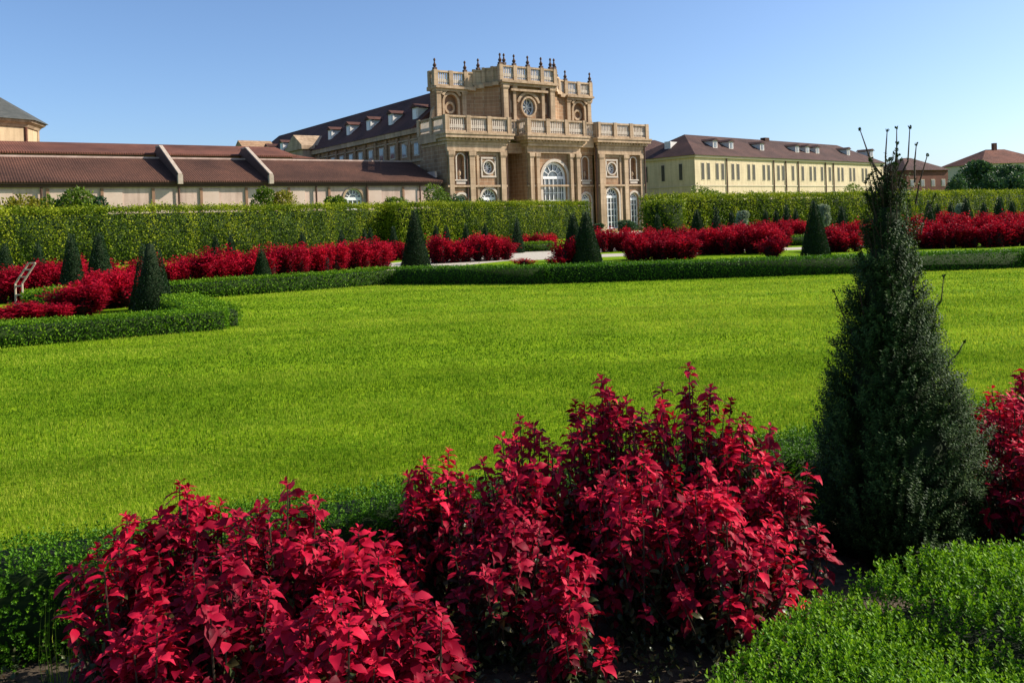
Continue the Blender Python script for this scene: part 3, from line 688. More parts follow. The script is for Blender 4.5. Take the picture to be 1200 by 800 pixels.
def shutter_window(x,w,zb,zt,xf=None,par=cb):
    b=MB(xf); b.box(x-w/2-.12,x+w/2+.12,-.05,-.003,zb-.12,zt+.12); o=b.build('window',M['cream_trim'],par)
    g=MB(xf); g.box(x-w/2,x+w/2,-.09,-.052,zb,zt); g.build('shutter',M['dark'],o)
for cx_ in (348,415,488,562,632,700,757,803,850,893,930,980,1035,1092):
    px=740+cx_/4; x=cbx(px)
    pair = cx_ not in (757,803,893,930)
    for dx in ((-.75,.75) if pair else (0,)):
        shutter_window(x+dx,.62,7.0,9.5); shutter_window(x+dx,.62,2.2,4.9)
xs=lambda u,v,w:(v,u,w)
for y in (2.6,6.0,9.4):
    shutter_window(y,.6,7.0,9.5,xs); shutter_window(y,.6,2.2,4.9,xs)
for cx_ in (445,665,722,780,908,945):
    x=cbx(740+cx_/4); b=MB(); b.tube([(x,-.15,0),(x,-.15,He)],.11,6); b.build('drainpipe',M['pipe'],cb)
for cx_ in (375,450,595,760,808,855,1000,1110):
    x=cbx(740+cx_/4,3.0); b=MB(); b.box(x-.6,x+.6,2.1,2.3,12.1,13.4); b.box(x-.5,x+.5,2.3,5.0,12.2,13.35); d_=b.build('dormer',M['dormer'],cb)
    r=MB(); r.prism_y([(x-.85,13.4),(x+.85,13.4),(x,13.8)],1.85,5.1); r.build('dormer_roof',M['tile_plum'],d_)
    g=MB(); g.box(x-.35,x+.35,2.05,2.098,12.35,13.2); g.build('pane',M['glass'],d_)
b=MB(); b.box(2.1,2.3,6,7.2,12.1,13.4); b.box(2.3,4.5,6.1,7.1,12.2,13.35); b.build('dormer',M['dormer'],cb)
x=cbx(740+640/4,6); b=MB(); b.box(x-.7,x+.7,5.9,6.9,14,15.1); b.build('chimney',M['tile_brown'],cb)
def house(px,Y,w,d,he,hr,rz,label,wall,roof,nw=4,chim=False):
    a,_=ray(px,205); h=empty('house',(a*Y,Y,0),rz); tag(h,label,'house')
    b=MB(); b.box(-w/2,w/2,0,d,0,he); b.build('wall',wall,h)
    b=MB(); i=d/2; b.add([(-w/2-.6,-.6,he),(w/2+.6,-.6,he),(w/2+.6,d+.6,he),(-w/2-.6,d+.6,he),(-w/2+i,i,hr),(w/2-i,i,hr)],[(0,1,5,4),(1,2,5),(2,3,4,5),(3,0,4),(3,2,1,0)]); r=b.build('roof',roof,h)
    if chim: b=MB(); b.box(-.7,.3,i-.5,i+.5,hr-.6,hr+1.8); b.build('chimney',roof,r)
    for k in range(nw):
        x=-w/2+w*(k+.5)/nw
        for z in (he*.25,he*.62):
            b=MB(); b.box(x-.7,x+.7,-.06,-.003,z,z+1.8); f=b.build('window',M['cream_trim'],h); g=MB(); g.box(x-.55,x+.55,-.1,-.062,z+.15,z+1.65); g.build('pane',M['glass'],f)
    return h
house(768,150,16,10,12.4,15.4,rad(20),'dark roofed building mostly hidden between the palace and the cream building',M['yellow'],M['tile_plum'],3)
house(1087,215,15,12,10.8,14.3,rad(25),'reddish brown house with hipped roof just right of the foreground yew tip',M['tile_red'],M['tile_plum'],4)
house(1192,235,22,16,12.8,17.2,rad(10),'terracotta roofed house with chimney at the right edge behind trees',M['cream_trim'],M['tile_red'],5,True)

# ================================================================== hedges
hA=((-36,28.1),(-7.76,59.7)); hB=((-7.36,58.0),(7.2,74.3))
hedge('tall_hedge',hA[0],hA[1],2.0,3.0,M['tallhedge'],.10,290,.09,'tall clipped green hedge wall in front of the low wing',bumpy=.05,streak=.32)
hedge('tall_hedge',hB[0],hB[1],2.6,3.0,M['tallhedge'],.11,250,.09,'tall clipped hedge in front of the palace with dark shaded left end',bumpy=.05,streak=.32)
hedge('tall_hedge',(10.9,60.5),(75,108.5),2.2,3.0,M['tallhedge'],.13,170,.10,'tall clipped hedge in front of the cream building',bumpy=.06,streak=.32)
hedge('tall_hedge',(9.6,58.6),(12.2,58.6),2.0,2.6,M['tallhedge'],.13,150,.08,'short block of clipped hedge just right of the palace')
# low hedges round the lawn
f0=G(0,408); f1=G(280,385)
hedge('low_hedge',(f0.x-4,f0.y-2.03),(f1.x-.15,f1.y-.08),.75,.34,M['midbox'],.030,2600,.018,'low clipped box hedge nearest on the left, front run with rounded corner',up=.1)
hedge('low_hedge',(f1.x-.78,f1.y+.72),(G(196,351).x-1.5,G(196,351).y+1.0),.7,.33,M['midbox'],.034,1500,.018,'low box hedge returning back from the left corner towards the second hedge') if False else None
c0=Vector((f1.x-.45,f1.y+.25,0))
hedge('low_hedge',(f1.x-2.75,f1.y+3.5),(f1.x-.66,f1.y+.02),.7,.33,M['midbox'],.034,1600,.018,'low box hedge going back from the rounded corner beside the stout cone')
h0=G(200,352); h1=G(460,333)
hedge('low_hedge',(h0.x-2.5,h0.y-1.9),(h1.x+.42,h1.y+.3),.8,.42,M['midbox'],.04,1400,.022,'low box hedge along the middle left edge of the lawn')
h2=G(700,331)
q0=G(463,333.5); q1=G(640,333); q2=G(1200,314); q3=q2+(q2-q1)*.5
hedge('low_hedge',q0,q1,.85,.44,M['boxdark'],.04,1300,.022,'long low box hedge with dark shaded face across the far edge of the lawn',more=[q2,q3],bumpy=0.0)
gi=0
for (pa,ya),(pb,yb),lab in (((596,45),(648,45),'small low hedge strip left of the paired cones'),((860,41.5),(1000,41.5),'low hedge strip behind the tall dark cone'),
                 ((440,43),(500,44),'low hedge strip beside the tall broad cone'),((1080,38),(1215,38),'low hedge strip between crimson rows at far right'),((70,19),(100,20.2),'small green edging beside the trellis at left')):
    A=P(pa,270,ya); B_=P(pb,270,yb); hedge('edging_hedge',A,B_,.8,.45,M['midbox'],.06,500,.03,lab,group='low hedge strips among the flower beds')

ORD=['first','second','third','fourth','fifth','sixth','seventh','eighth','ninth','tenth','eleventh','twelfth','thirteenth']
# ================================================================== topiary cones
def cone_mesh(name,h,r,n,leaf,tip=.03,jit=.03,power=1.0,m='coneleaf'):
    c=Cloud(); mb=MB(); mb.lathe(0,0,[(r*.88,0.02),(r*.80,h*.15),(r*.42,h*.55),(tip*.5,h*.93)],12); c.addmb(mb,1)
    u=rng.random(n); t=1-np.sqrt(1-u*.995); ph=rng.random(n)*2*PI      # t = height fraction, more leaves low down
    rr=(r-(r-tip)*t**power)*(1+rng.normal(0,jit,n))
    Pp=np.stack([rr*np.cos(ph),rr*np.sin(ph),t*h],1); out=np.stack([np.cos(ph),np.sin(ph),np.full(n,.25)],1)
    l=leaf*rng.uniform(.6,1.3,n)
    c.add(*cloud(Pp,rdir(n)*.7+out*.7+[0,0,.5],out+rdir(n)*.6,l,l*.5,T_DIA,rng.beta(2,2.5,n)))
    return c.mesh(name,[M[m],M['core']])
cmA=cone_mesh('cone_near',2.1,.46,9000,.05); cmB=cone_mesh('cone_far',2.0,.46,2600,.09)
cmC=cone_mesh('cone_stout',1.5,.46,9000,.04,tip=.15,power=.9)
trunk=MB(); trunk.tube([(0,0,-.02),(.01,0,.5),(0,0,1.2)],[.05,.045,.02],7)
def cone(px,Y,h,wr,me,label,group=None):
    a,_=ray(px,270); e=empty('topiary_cone',(a*Y,Y,0),random.random()*6.28)
    tag(e,label,'topiary',group)
    base=2.1 if me is cmA else (1.5 if me is cmC else 2.0)
    o=meshobj('foliage',me,e); o.scale=(wr/.46,wr/.46,h/base)
    t=TR.copy() if TR else None
    if t: link(t); t.parent=e; t.name='trunk'; t.scale=(1,1,h/2)
    return e
_t=trunk.build('trunk',M['bark']); TR=_t
cone(175,18.7,1.55,.45,cmC,'stout blunt cone topiary behind the nearest left low hedge')
cone(955,31.5,2.2,.50,cmA,'largest dark cone right of centre behind the shaded hedge')
cone(687,30.5,2.05,.54,cmA,'dark cone in front of the pair beside the palace doors')
cone(672,34.0,2.0,.48,cmA,'thinner cone just left and behind the dark paired cone')
cone(486,32.8,2.35,.54,cmA,'broad dark green cone standing before the gap in the tall hedge')
cone(115.5,22.0,1.85,.42,cmA,'tall cone rising from crimson bushes left of the stout cone')
cone(83,20.5,1.82,.36,cmA,'shadowed cone near the trellis among crimson bushes')
cone(5,26,1.6,.38,cmA,'cone cut by the left edge of the picture')
cone(305.5,25.6,1.15,.34,cmA,'short rounded green cone behind the middle left hedge')
cone(817.5,46,2.1,.55,cmA,'dark cone above the crimson bed in front of the cream building corner')
cone(840,38,2.1,.34,cmB,'narrow cone between crimson bushes right of the palace')
cone(922.5,52,2.2,.45,cmB,'cone just left of the largest dark cone')
cone(987.5,43,2.0,.42,cmB,'cone between the largest cone and the foreground yew')
cone(1090,42,2.1,.42,cmB,'cone immediately right of the foreground yew')
cone(1133,46,2.2,.48,cmB,'cone at the middle of the crimson beds right of the yew')
cone(1172,47,2.2,.48,cmB,'cone nearest the right edge above the crimson beds')
for i_,(px,Y) in enumerate(((252,38),(270,40),(44,30),(354,38),(400,42),(427,44),(434,47))): cone(px,Y,1.6,.3,cmB,ORD[i_]+' from left of small cones peeping over the left crimson row','small cones behind the left crimson row')
for i_,(px,Y) in enumerate(((461,50),(511,52),(523,50),(546,54),(569,56),(606,44))): cone(px,Y,1.65 if px!=606 else 1.9,.34,cmB,ORD[i_]+' from the left of small cones against the hedge in front of the palace','small cones before the palace hedge')
for i_,(px,Y) in enumerate(((771,58),(858,60),(898,62),(910,58),(933,60),(966,57))): cone(px,Y,1.95,.42,cmB,ORD[i_]+' from the left of small cones against the bright hedge of the cream building','small cones before the right hedge')
for i_,(px,Y) in enumerate(((1100,70),(1115,64),(1154,66),(1187,64),(1205,60))): cone(px,Y,2.0,.45,cmB,ORD[i_]+' from the left of the small distant cones at far right among crimson beds','small cones at far right')
bpy.data.objects.remove(TR); TR=None

# ================================================================== crimson bushes in the far beds
def farbush(name,n,h=1.0,r=.42,leaf=.10):
    c=Cloud(); ns=26
    for k in range(ns):
        ph=rng.random()*2*PI; q=math.sqrt(rng.random()); R0=r*q; top=h*(1-.28*q*q)*rng.uniform(.78,1.06)
        m=n//ns; t=rng.random(m)**.7
        base=np.array([R0*.25*math.cos(ph),R0*.25*math.sin(ph),0]); tip=np.array([R0*math.cos(ph),R0*math.sin(ph),top])
        Pp=base+(tip-base)*(.06+.94*t[:,None])+rng.normal(0,.05,(m,3))
        Pp[:,:2]+=nrm(rng.normal(size=(m,2)))*(.16*(1-t)**2*rng.random(m))[:,None]
        D=rdir(m)*[1,1,.5]+[0,0,.15]+np.array([math.cos(ph),math.sin(ph),0])*.3
        l=leaf*rng.uniform(.6,1.25,m)
        c.add(*cloud(Pp,D,[0,0,1]+rdir(m)*.8,l,l*.5,T_DIA,np.clip(t*.75+rng.normal(0,.2,m),0,1)))
    mb=MB(); mb.lathe(0,0,[(r*.25,0),(r*.42,h*.3),(r*.38,h*.55),(.02,h*.66)],8); c.addmb(mb,1)
    return c.mesh(name,[M['redfar'],M['redcore']])
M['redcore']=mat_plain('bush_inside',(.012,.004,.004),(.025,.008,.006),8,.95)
fb=[farbush('bush_a',1500),farbush('bush_b',1400,1.05,.36),farbush('bush_c',1500,.92,.48)]
fbn=[farbush('bush_n%d'%k,2600,1.0,.42,.075) for k in range(2)]
def bushes(pa,Ya,pb,Yb,n,h,label,group,rows=1,gap=.8,hv=.15,near=False):
    A=P(pa,270,Ya); B_=P(pb,270,Yb)
    for r in range(rows):
        for k in range(n):
            t=(k+.5)/n; x=A.x+(B_.x-A.x)*t+random.gauss(0,.08); y=A.y+(B_.y-A.y)*t+random.gauss(0,.12)+r*gap
            o=meshobj('crimson_bush',random.choice(fbn if near else fb),None,(x,y,0),random.random()*6.28)
            s=.92*h*random.uniform(1-hv,1+hv); w=random.uniform(.85,1.28); o.scale=(w,w,s); tag(o,(('%s from the left, %s: '%(ORD[k],('front rank','back rank')[r]) if rows>1 else '%s from the left: '%ORD[k])+label) if n>1 else label,'bush',group)
bushes(62,23.8,190,25.3,9,1.0,'crimson bush behind the tall cones at left','crimson bushes in far beds, left end',near=True)
bushes(190,24.2,300,26.2,7,1.12,'crimson bush between stout and short cones','crimson row behind middle left hedge',2,near=True)
bushes(310,26.5,452,31.5,11,1.17,'crimson bush between short and broad cones','crimson row right of the short cone',2,near=True)
bushes(440,39,474,40,4,1.1,'crimson bush farther back left of the broad cone','crimson bushes behind the gravel corner')
bushes(500,35.5,598,36.5,8,1.12,'crimson bush right of the broad cone','crimson row right of the broad cone',2)
bushes(545,44,600,45,3,1.0,'crimson bush of the second row before the palace hedge','crimson bushes in second row before the palace hedge')
bushes(615,47,650,48,4,.95,'crimson bush behind the hedge strip near paired cones','crimson bushes behind hedge strip')
bushes(0,22,74,23,7,1.05,'crimson bush behind the trellis at left','crimson bushes behind the trellis',2,near=True)
bushes(76,17.8,98,17.8,3,.75,'crimson bush under the shadowed cone','crimson group under the shadowed cone',near=True)
bushes(98,19.0,146,19.8,4,.9,'tall crimson bush left of the stout cone','crimson group left of the stout cone',2,.6,near=True)
bushes(-4,16.2,60,16.8,6,.42,'small crimson plant beside the trellis foot','small crimson plants at trellis foot',near=True)
bushes(648,30.5,676,31,3,.98,'crimson bush directly beside the paired cones','crimson bushes left of paired cones')
bushes(640,30,655,30,1,.45,'small low crimson plant left of paired cones','low crimson plants left of paired cones')
bushes(608,31,618,31,1,.4,'lone small crimson plant on the garden path edge','lone crimson plant')
bushes(700,41,775,42,7,1.15,'crimson bush before the palace doors','crimson back row before palace doors',2,1.2)
bushes(733,32.5,812,32.3,7,.98,'crimson bush right of the paired cones','crimson front row, left half',2,1.0)
bushes(815,35.5,915,34.5,9,1.12,'crimson bush in the middle of the right bed','crimson middle rows',2,1.1)
bushes(775,40,925,40,12,1.12,'crimson bush before the bright hedge','crimson rear row',2,1.4)
bushes(860,46,948,46,9,1.25,'crimson bush behind left of the largest cone','crimson last row left of largest cone',2,1.3)
bushes(895,31.5,915,31.5,2,.8,'low crimson bush spilling forward near the largest cone','crimson bushes forward of the row')
bushes(968,34,1000,34,4,1.02,'crimson bush right of the largest cone','crimson bushes right of largest cone',2,1.2)
bushes(1000,37,1085,37,7,1.25,'crimson bush behind the foreground yew','crimson bushes behind the yew',2,1.2)
bushes(1085,34,1210,34,10,1.05,'crimson bush of the near far-right bed','crimson front row at far right',2,1.0)
bushes(1085,43,1210,43,11,1.25,'crimson bush of the middle far-right bed','crimson middle row at far right',2,1.4)
bushes(1100,56,1210,56,9,1.35,'crimson bush of the rear far-right bed','crimson rear row at far right',1,1.3)

# ================================================================== shrubs and trees beyond the hedges
def crown(name,w,h,z0,n,leaf,m,lobes=7,seed=0):
    r=np.random.default_rng(seed); c=Cloud(); cs=[(0,0,z0+h*.5,w*.36,h*.42)]
    for k in range(lobes):
        a=r.random()*2*PI; q=r.uniform(.15,.34)*w; cs.append((q*math.cos(a),q*math.sin(a),z0+h*r.uniform(.2,.85),w*r.uniform(.14,.26),h*r.uniform(.14,.24)))
    for (x,y,z,rw,rh) in cs:
        m_=int(n*(rw*rw)/sum(k[3]**2 for k in cs)); d=nrm(r.normal(size=(m_,3))); q=r.uniform(.55,1.08,m_)**.6
        Pp=np.array([x,y,z])+d*q[:,None]*np.array([rw,rw,rh]); l=leaf*r.uniform(.6,1.4,m_)
        c.add(*cloud(Pp,d+nrm(r.normal(size=(m_,3)))+[0,0,.2],d+nrm(r.normal(size=(m_,3)))*.8,l,l*.65,T_DIA,np.clip(r.beta(2,2,m_)+.1*d[:,2],0,1)))
    return c.mesh(name,[m])
def tree(px,Y,ptop,wpx,m,label,name='round_shrub',cat='shrub',n=3600,leaf=.17,group=None,z0f=.22,seed=1):
    if name=='round_shrub': wpx*=1.25
    p=P(px,ptop,Y); h=p.z; w=wpx/F*Y
    e=empty(name,(p.x,p.y,0)); tag(e,label,cat,group)
    meshobj('crown',crown('crown',w,h*(1-z0f),h*z0f,n,leaf,m,seed=seed+int(px)),e)
    t=MB(); r=max(.06,w*.025); t.tube([(0,0,-.05),(.05,0,h*.35),(0,.03,h*.75)],[r,r*.8,r*.3],8)
    for k in range(4):
        a=k*1.6+.4; t.tube([(0,0,h*.3),(w*.13*math.cos(a),w*.13*math.sin(a),h*.5),(w*.25*math.cos(a),w*.25*math.sin(a),h*.7)],[r*.5,r*.35,r*.12],6)
    t.build('trunk',M['bark'],e); return e
sh=M['shrub']; sy=M['shrubyellow']
tree(24,49,224,46,sy,'leafy shrub poking above the tall hedge at far left, loose crown')
tree(50,50,229,40,sy,'pale yellowish shrub above the hedge at far left')
tree(78,48,222,50,sh,'dark green rounded shrub above the hedge at left')
tree(108,50,231,30,M['treedark'],'darker small shrub right of the rounded one above the hedge')
tree(305,66,219,26,sh,'slim pale green shrub above the hedge left of the yellow one')
tree(334,68,221,36,sy,'golden yellow rounded shrub above the hedge')
tree(392,68,231,26,sh,'green shrub in front of the lunette window')
tree(468,74,229,34,sh,'dark leafy shrub above the hedge between lunette and palace')
tree(514,77,219,38,sh,'bright green cone shaped shrub at the palace left corner')
tree(537,82,228,26,M['treedark'],'dark little shrub beside the palace left corner')
tree(565,84,233,22,sh,'low shrub below the left arched palace window')
tree(824,80,217,38,sh,'green shrub above the hedge at the cream building corner')
tree(858,90,224,26,sy,'small yellow green shrub below the cream windows')
tree(889,92,224,22,sh,'small shrub above the hedge middle of cream building')
tree(917,95,226,24,sy,'light green shrub above the hedge right of middle')
tree(975,98,224,22,M['treedark'],'dark shrub beside the tall round one before the cream building')
tree(1000,100,213,30,sh,'tall round green shrub above the hedge near the yew',n=2000)
tree(1079,100,222,34,sy,'yellow green shrub just right of the yew tip above hedge')
tree(963,56,238,16,M['silver'],'small silvery round shrub behind the largest cone',leaf=.12)
tree(869,57,247,13,M['silver'],'small silvery shrub in the crimson bed',leaf=.12)
tree(735,76,258,20,M['treedark'],'dark bushy plant before the palace doors',leaf=.14)
tree(1127,74,238,15,M['silver'],'silvery shrub between cones at far right',leaf=.14)
tree(700,80,262,10,M['treedark'],'small dark plant beside the hedge end at the palace',leaf=.12)
td=M['treedark']
tree(1143,190,186,54,td,'dark blue green tree beside the brown house',name='broad_tree',cat='tree',n=5000,leaf=.6,z0f=.1)
tree(1176,200,189,50,td,'mid green tree in front of the terracotta roof',name='broad_tree',cat='tree',n=5000,leaf=.6,z0f=.1)
tree(1166,165,205,40,td,'low dense tree in front of the others at far right',name='broad_tree',cat='tree',n=4000,leaf=.5,z0f=.05)
tree(1195,165,203,36,td,'low bushy tree at the right edge of the picture',name='broad_tree',cat='tree',n=4000,leaf=.5,z0f=.05)
tree(1120,175,206,30,td,'small tree hiding the foot of the brown house',name='broad_tree',cat='tree',n=3000,leaf=.5,z0f=.05)

# ================================================================== bent wooden trellis at left
p=G(23,364); tr=empty('trellis',(p.x,p.y,0),rad(-10)); tag(tr,'pale bent wooden ladder trellis standing in the left flower bed','trellis')
for s in (-1,1):
    b=MB(); b.tube([(s*.09,0,-.05),(s*.09,0,.62),(s*.09+.32,.05,1.08)],[.022,.022,.02],6); b.build('rail',M['wood'],tr)
for z in (.15,.35,.55):
    b=MB(); b.box(-.09,.09,-.014,.014,z,z+.03); b.build('rung',M['wood'],tr)
for k in (.3,.65,.97):
    b=MB(); b.box(-.09+.32*k,.09+.32*k,.05*k-.014,.05*k+.014,.62+.46*k,.65+.46*k); b.build('rung',M['wood'],tr)

# ================================================================== FOREGROUND
# ---- near box hedges built from upright shoots
def shoots(c,base,up,leaf,pairs,length,tintb=0,spread=.35):
    """small leafy shoots: base (n,3), up (n,3)"""
    n=len(base); up=nrm(up); a0=rng.random(n)*PI
    side=nrm(np.cross(up,rdir(n))); side2=np.cross(up,side)
    Ls=length*rng.uniform(.55,1.35,n)
    for j in range(pairs):
        t=(j+.6)/pairs; an=a0+j*PI/2*1.04
        for sgn in (0,PI):
            d=side*np.cos(an+sgn)[:,None]+side2*np.sin(an+sgn)[:,None]
            Pp=base+up*(Ls*t)[:,None]; D=d*(1-.35*t)+up*(.35+.75*t)+rdir(n)*.15
            l=leaf*rng.uniform(.75,1.25,n)*(1.05-.25*t)
            c.add(*cloud(Pp,D,up+rdir(n)*.35-d*.3,l,l*.55,T_DIA,np.clip(.25+.6*t+rng.normal(0,.13,n)+tintb,0,1)),0)
def near_hedge():
    # corner hedge at lower right: outline of its top, height field with a groove
    poly=np.array([(.22,2.0),(.47,2.34),(1.04,2.92),(1.8,3.14),(3.2,3.5),(3.4,1.2),(.22,1.2)])
    def inside(x,y):
        r=np.zeros(len(x),bool); n=len(poly)
        for i in range(n):
            x1,y1=poly[i]; x2,y2=poly[(i+1)%n]
            cnd=((y1>y)!=(y2>y))&(x<(x2-x1)*(y-y1)/(y2-y1+1e-9)+x1); r^=cnd
        return r
    def H(x,y):
        s=(x-1.42)*.80+(y-2.55)*.60      # distance across the groove line
        h=.375+.06/(1+np.exp(-s/.03))-.06*np.exp(-(s/.025)**2)*(y<2.95)
        return h+.018*np.sin(x*7.3+y*3.1)+.014*np.sin(y*9.1-x*4.7)
    c=Cloud()
    gx,gy=np.meshgrid(np.linspace(.3,3.4,70),np.linspace(1.2,3.6,60)); 
    X=rng.uniform(.2,3.4,42000); Y=rng.uniform(1.2,3.75,42000); k=inside(X,Y)
    X,Y=X[k],Y[k]; k=rng.random(len(X))<(.74+.5*np.sin(X*37+np.sin(Y*29)*2)*np.sin(Y*41+np.sin(X*31)*2)); X,Y=X[k],Y[k]; base=np.stack([X,Y,H(X,Y)-.038+rng.normal(0,.015,len(X))],1)
    shoots(c,base,np.array([0,0,1.])+rdir(len(X))*.3,.0165,5,.055)
    # side faces
    for i in (0,1,2,3,4):
        a,b=poly[i],poly[i+1]; L=np.linalg.norm(b-a); nn=np.array([-(b-a)[1],(b-a)[0]])/L
        m=int(L*.42*2300); t=rng.random(m); z=rng.random(m)**.8*.42
        p=a+(b-a)*t[:,None]; hh=H(p[:,0],p[:,1]); z=z*hh/.42
        base=np.stack([p[:,0]-nn[0]*.02,p[:,1]-nn[1]*.02,z],1)
        shoots(c,base,np.array([nn[0],nn[1],.5])+rdir(m)*.4,.015,4,.05,-.15)
    mb=MB(); cen=poly.mean(0); q=[tuple(cen+(p-cen)*.965) for p in poly]
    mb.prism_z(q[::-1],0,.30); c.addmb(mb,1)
    o=meshobj('box_hedge',c.mesh('box_hedge',[M['boxleaf'],M['hedgecore']]))
    tag(o,'bright green box hedge corner filling the lower right, with upright leafy shoots','hedge')
near_hedge()
def lawn_hedge():
    A=np.array((-5.2,2.62)); B_=np.array((5.6,6.55)); d=B_-A; L=np.linalg.norm(d); d/=L; nn=np.array([d[1],-d[0]])   # nn faces the camera
    c=Cloud(); Wd,Hh=.42,.40
    def pt(u,v,z): return np.stack([A[0]+d[0]*u+nn[0]*v,A[1]+d[1]*u+nn[1]*v,z],1)
    bump_=lambda u:.02*np.sin(u*3.1)+.015*np.sin(u*7.7+1)
    m=int(L*Wd*1900); u=rng.random(m)*L; v=rng.random(m)*Wd; base=pt(u,v,Hh-.035+bump_(u)+rng.normal(0,.008,m)); shoots(c,base,np.array([0,0,1.])+rdir(m)*.35,.017,4,.05)
    m=int(L*Hh*1700); u=rng.random(m)*L; z=rng.random(m)*Hh; base=pt(u,np.full(m,Wd-.02),z); shoots(c,base,np.array([nn[0],nn[1],.45])+rdir(m)*.5,.017,4,.055,-.12)
    m=int(L*Hh*500); u=rng.random(m)*L; z=rng.random(m)*Hh; base=pt(u,np.full(m,.02),z); shoots(c,base,np.array([-nn[0],-nn[1],.45])+rdir(m)*.5,.02,3,.05,-.1)
    mb=MB(); i=.03
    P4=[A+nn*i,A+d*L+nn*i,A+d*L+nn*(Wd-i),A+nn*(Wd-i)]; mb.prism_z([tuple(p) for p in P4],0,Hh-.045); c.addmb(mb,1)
    # long grass stems growing against it at the left
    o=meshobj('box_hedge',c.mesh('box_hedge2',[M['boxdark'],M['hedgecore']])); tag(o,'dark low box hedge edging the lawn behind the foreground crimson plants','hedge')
    return A,d,nn
hA_,hd_,hn_=lawn_hedge()
def grass_tuft(px,py,n,h,label):
    p=G(px,py); c=Cloud(); m=n; ph=rng.random(m)*2*PI; q=rng.random(m)*.05
    Pp=np.stack([q*np.cos(ph),q*np.sin(ph),0*q],1); D=np.stack([np.cos(ph)*.28,np.sin(ph)*.28,np.ones(m)],1)
    N=np.stack([-np.cos(ph),-np.sin(ph),np.zeros(m)],1); l=h*rng.uniform(.6,1.1,m)
    c.add(*cloud(Pp,D,N,l,.0045,T_BLADE,rng.uniform(.4,1,m)))
    o=meshobj('grass_tuft',c.mesh('grass_tuft',[M['bladeg']]),None,(p.x,p.y,0)); tag(o,label,'grass tuft')
grass_tuft(68,815,10,.40,'tuft of long green grass blades at the foot of the dark hedge, lower left')
grass_tuft(82,800,5,.34,'thin tuft of grass nearest the leftmost crimson plant')

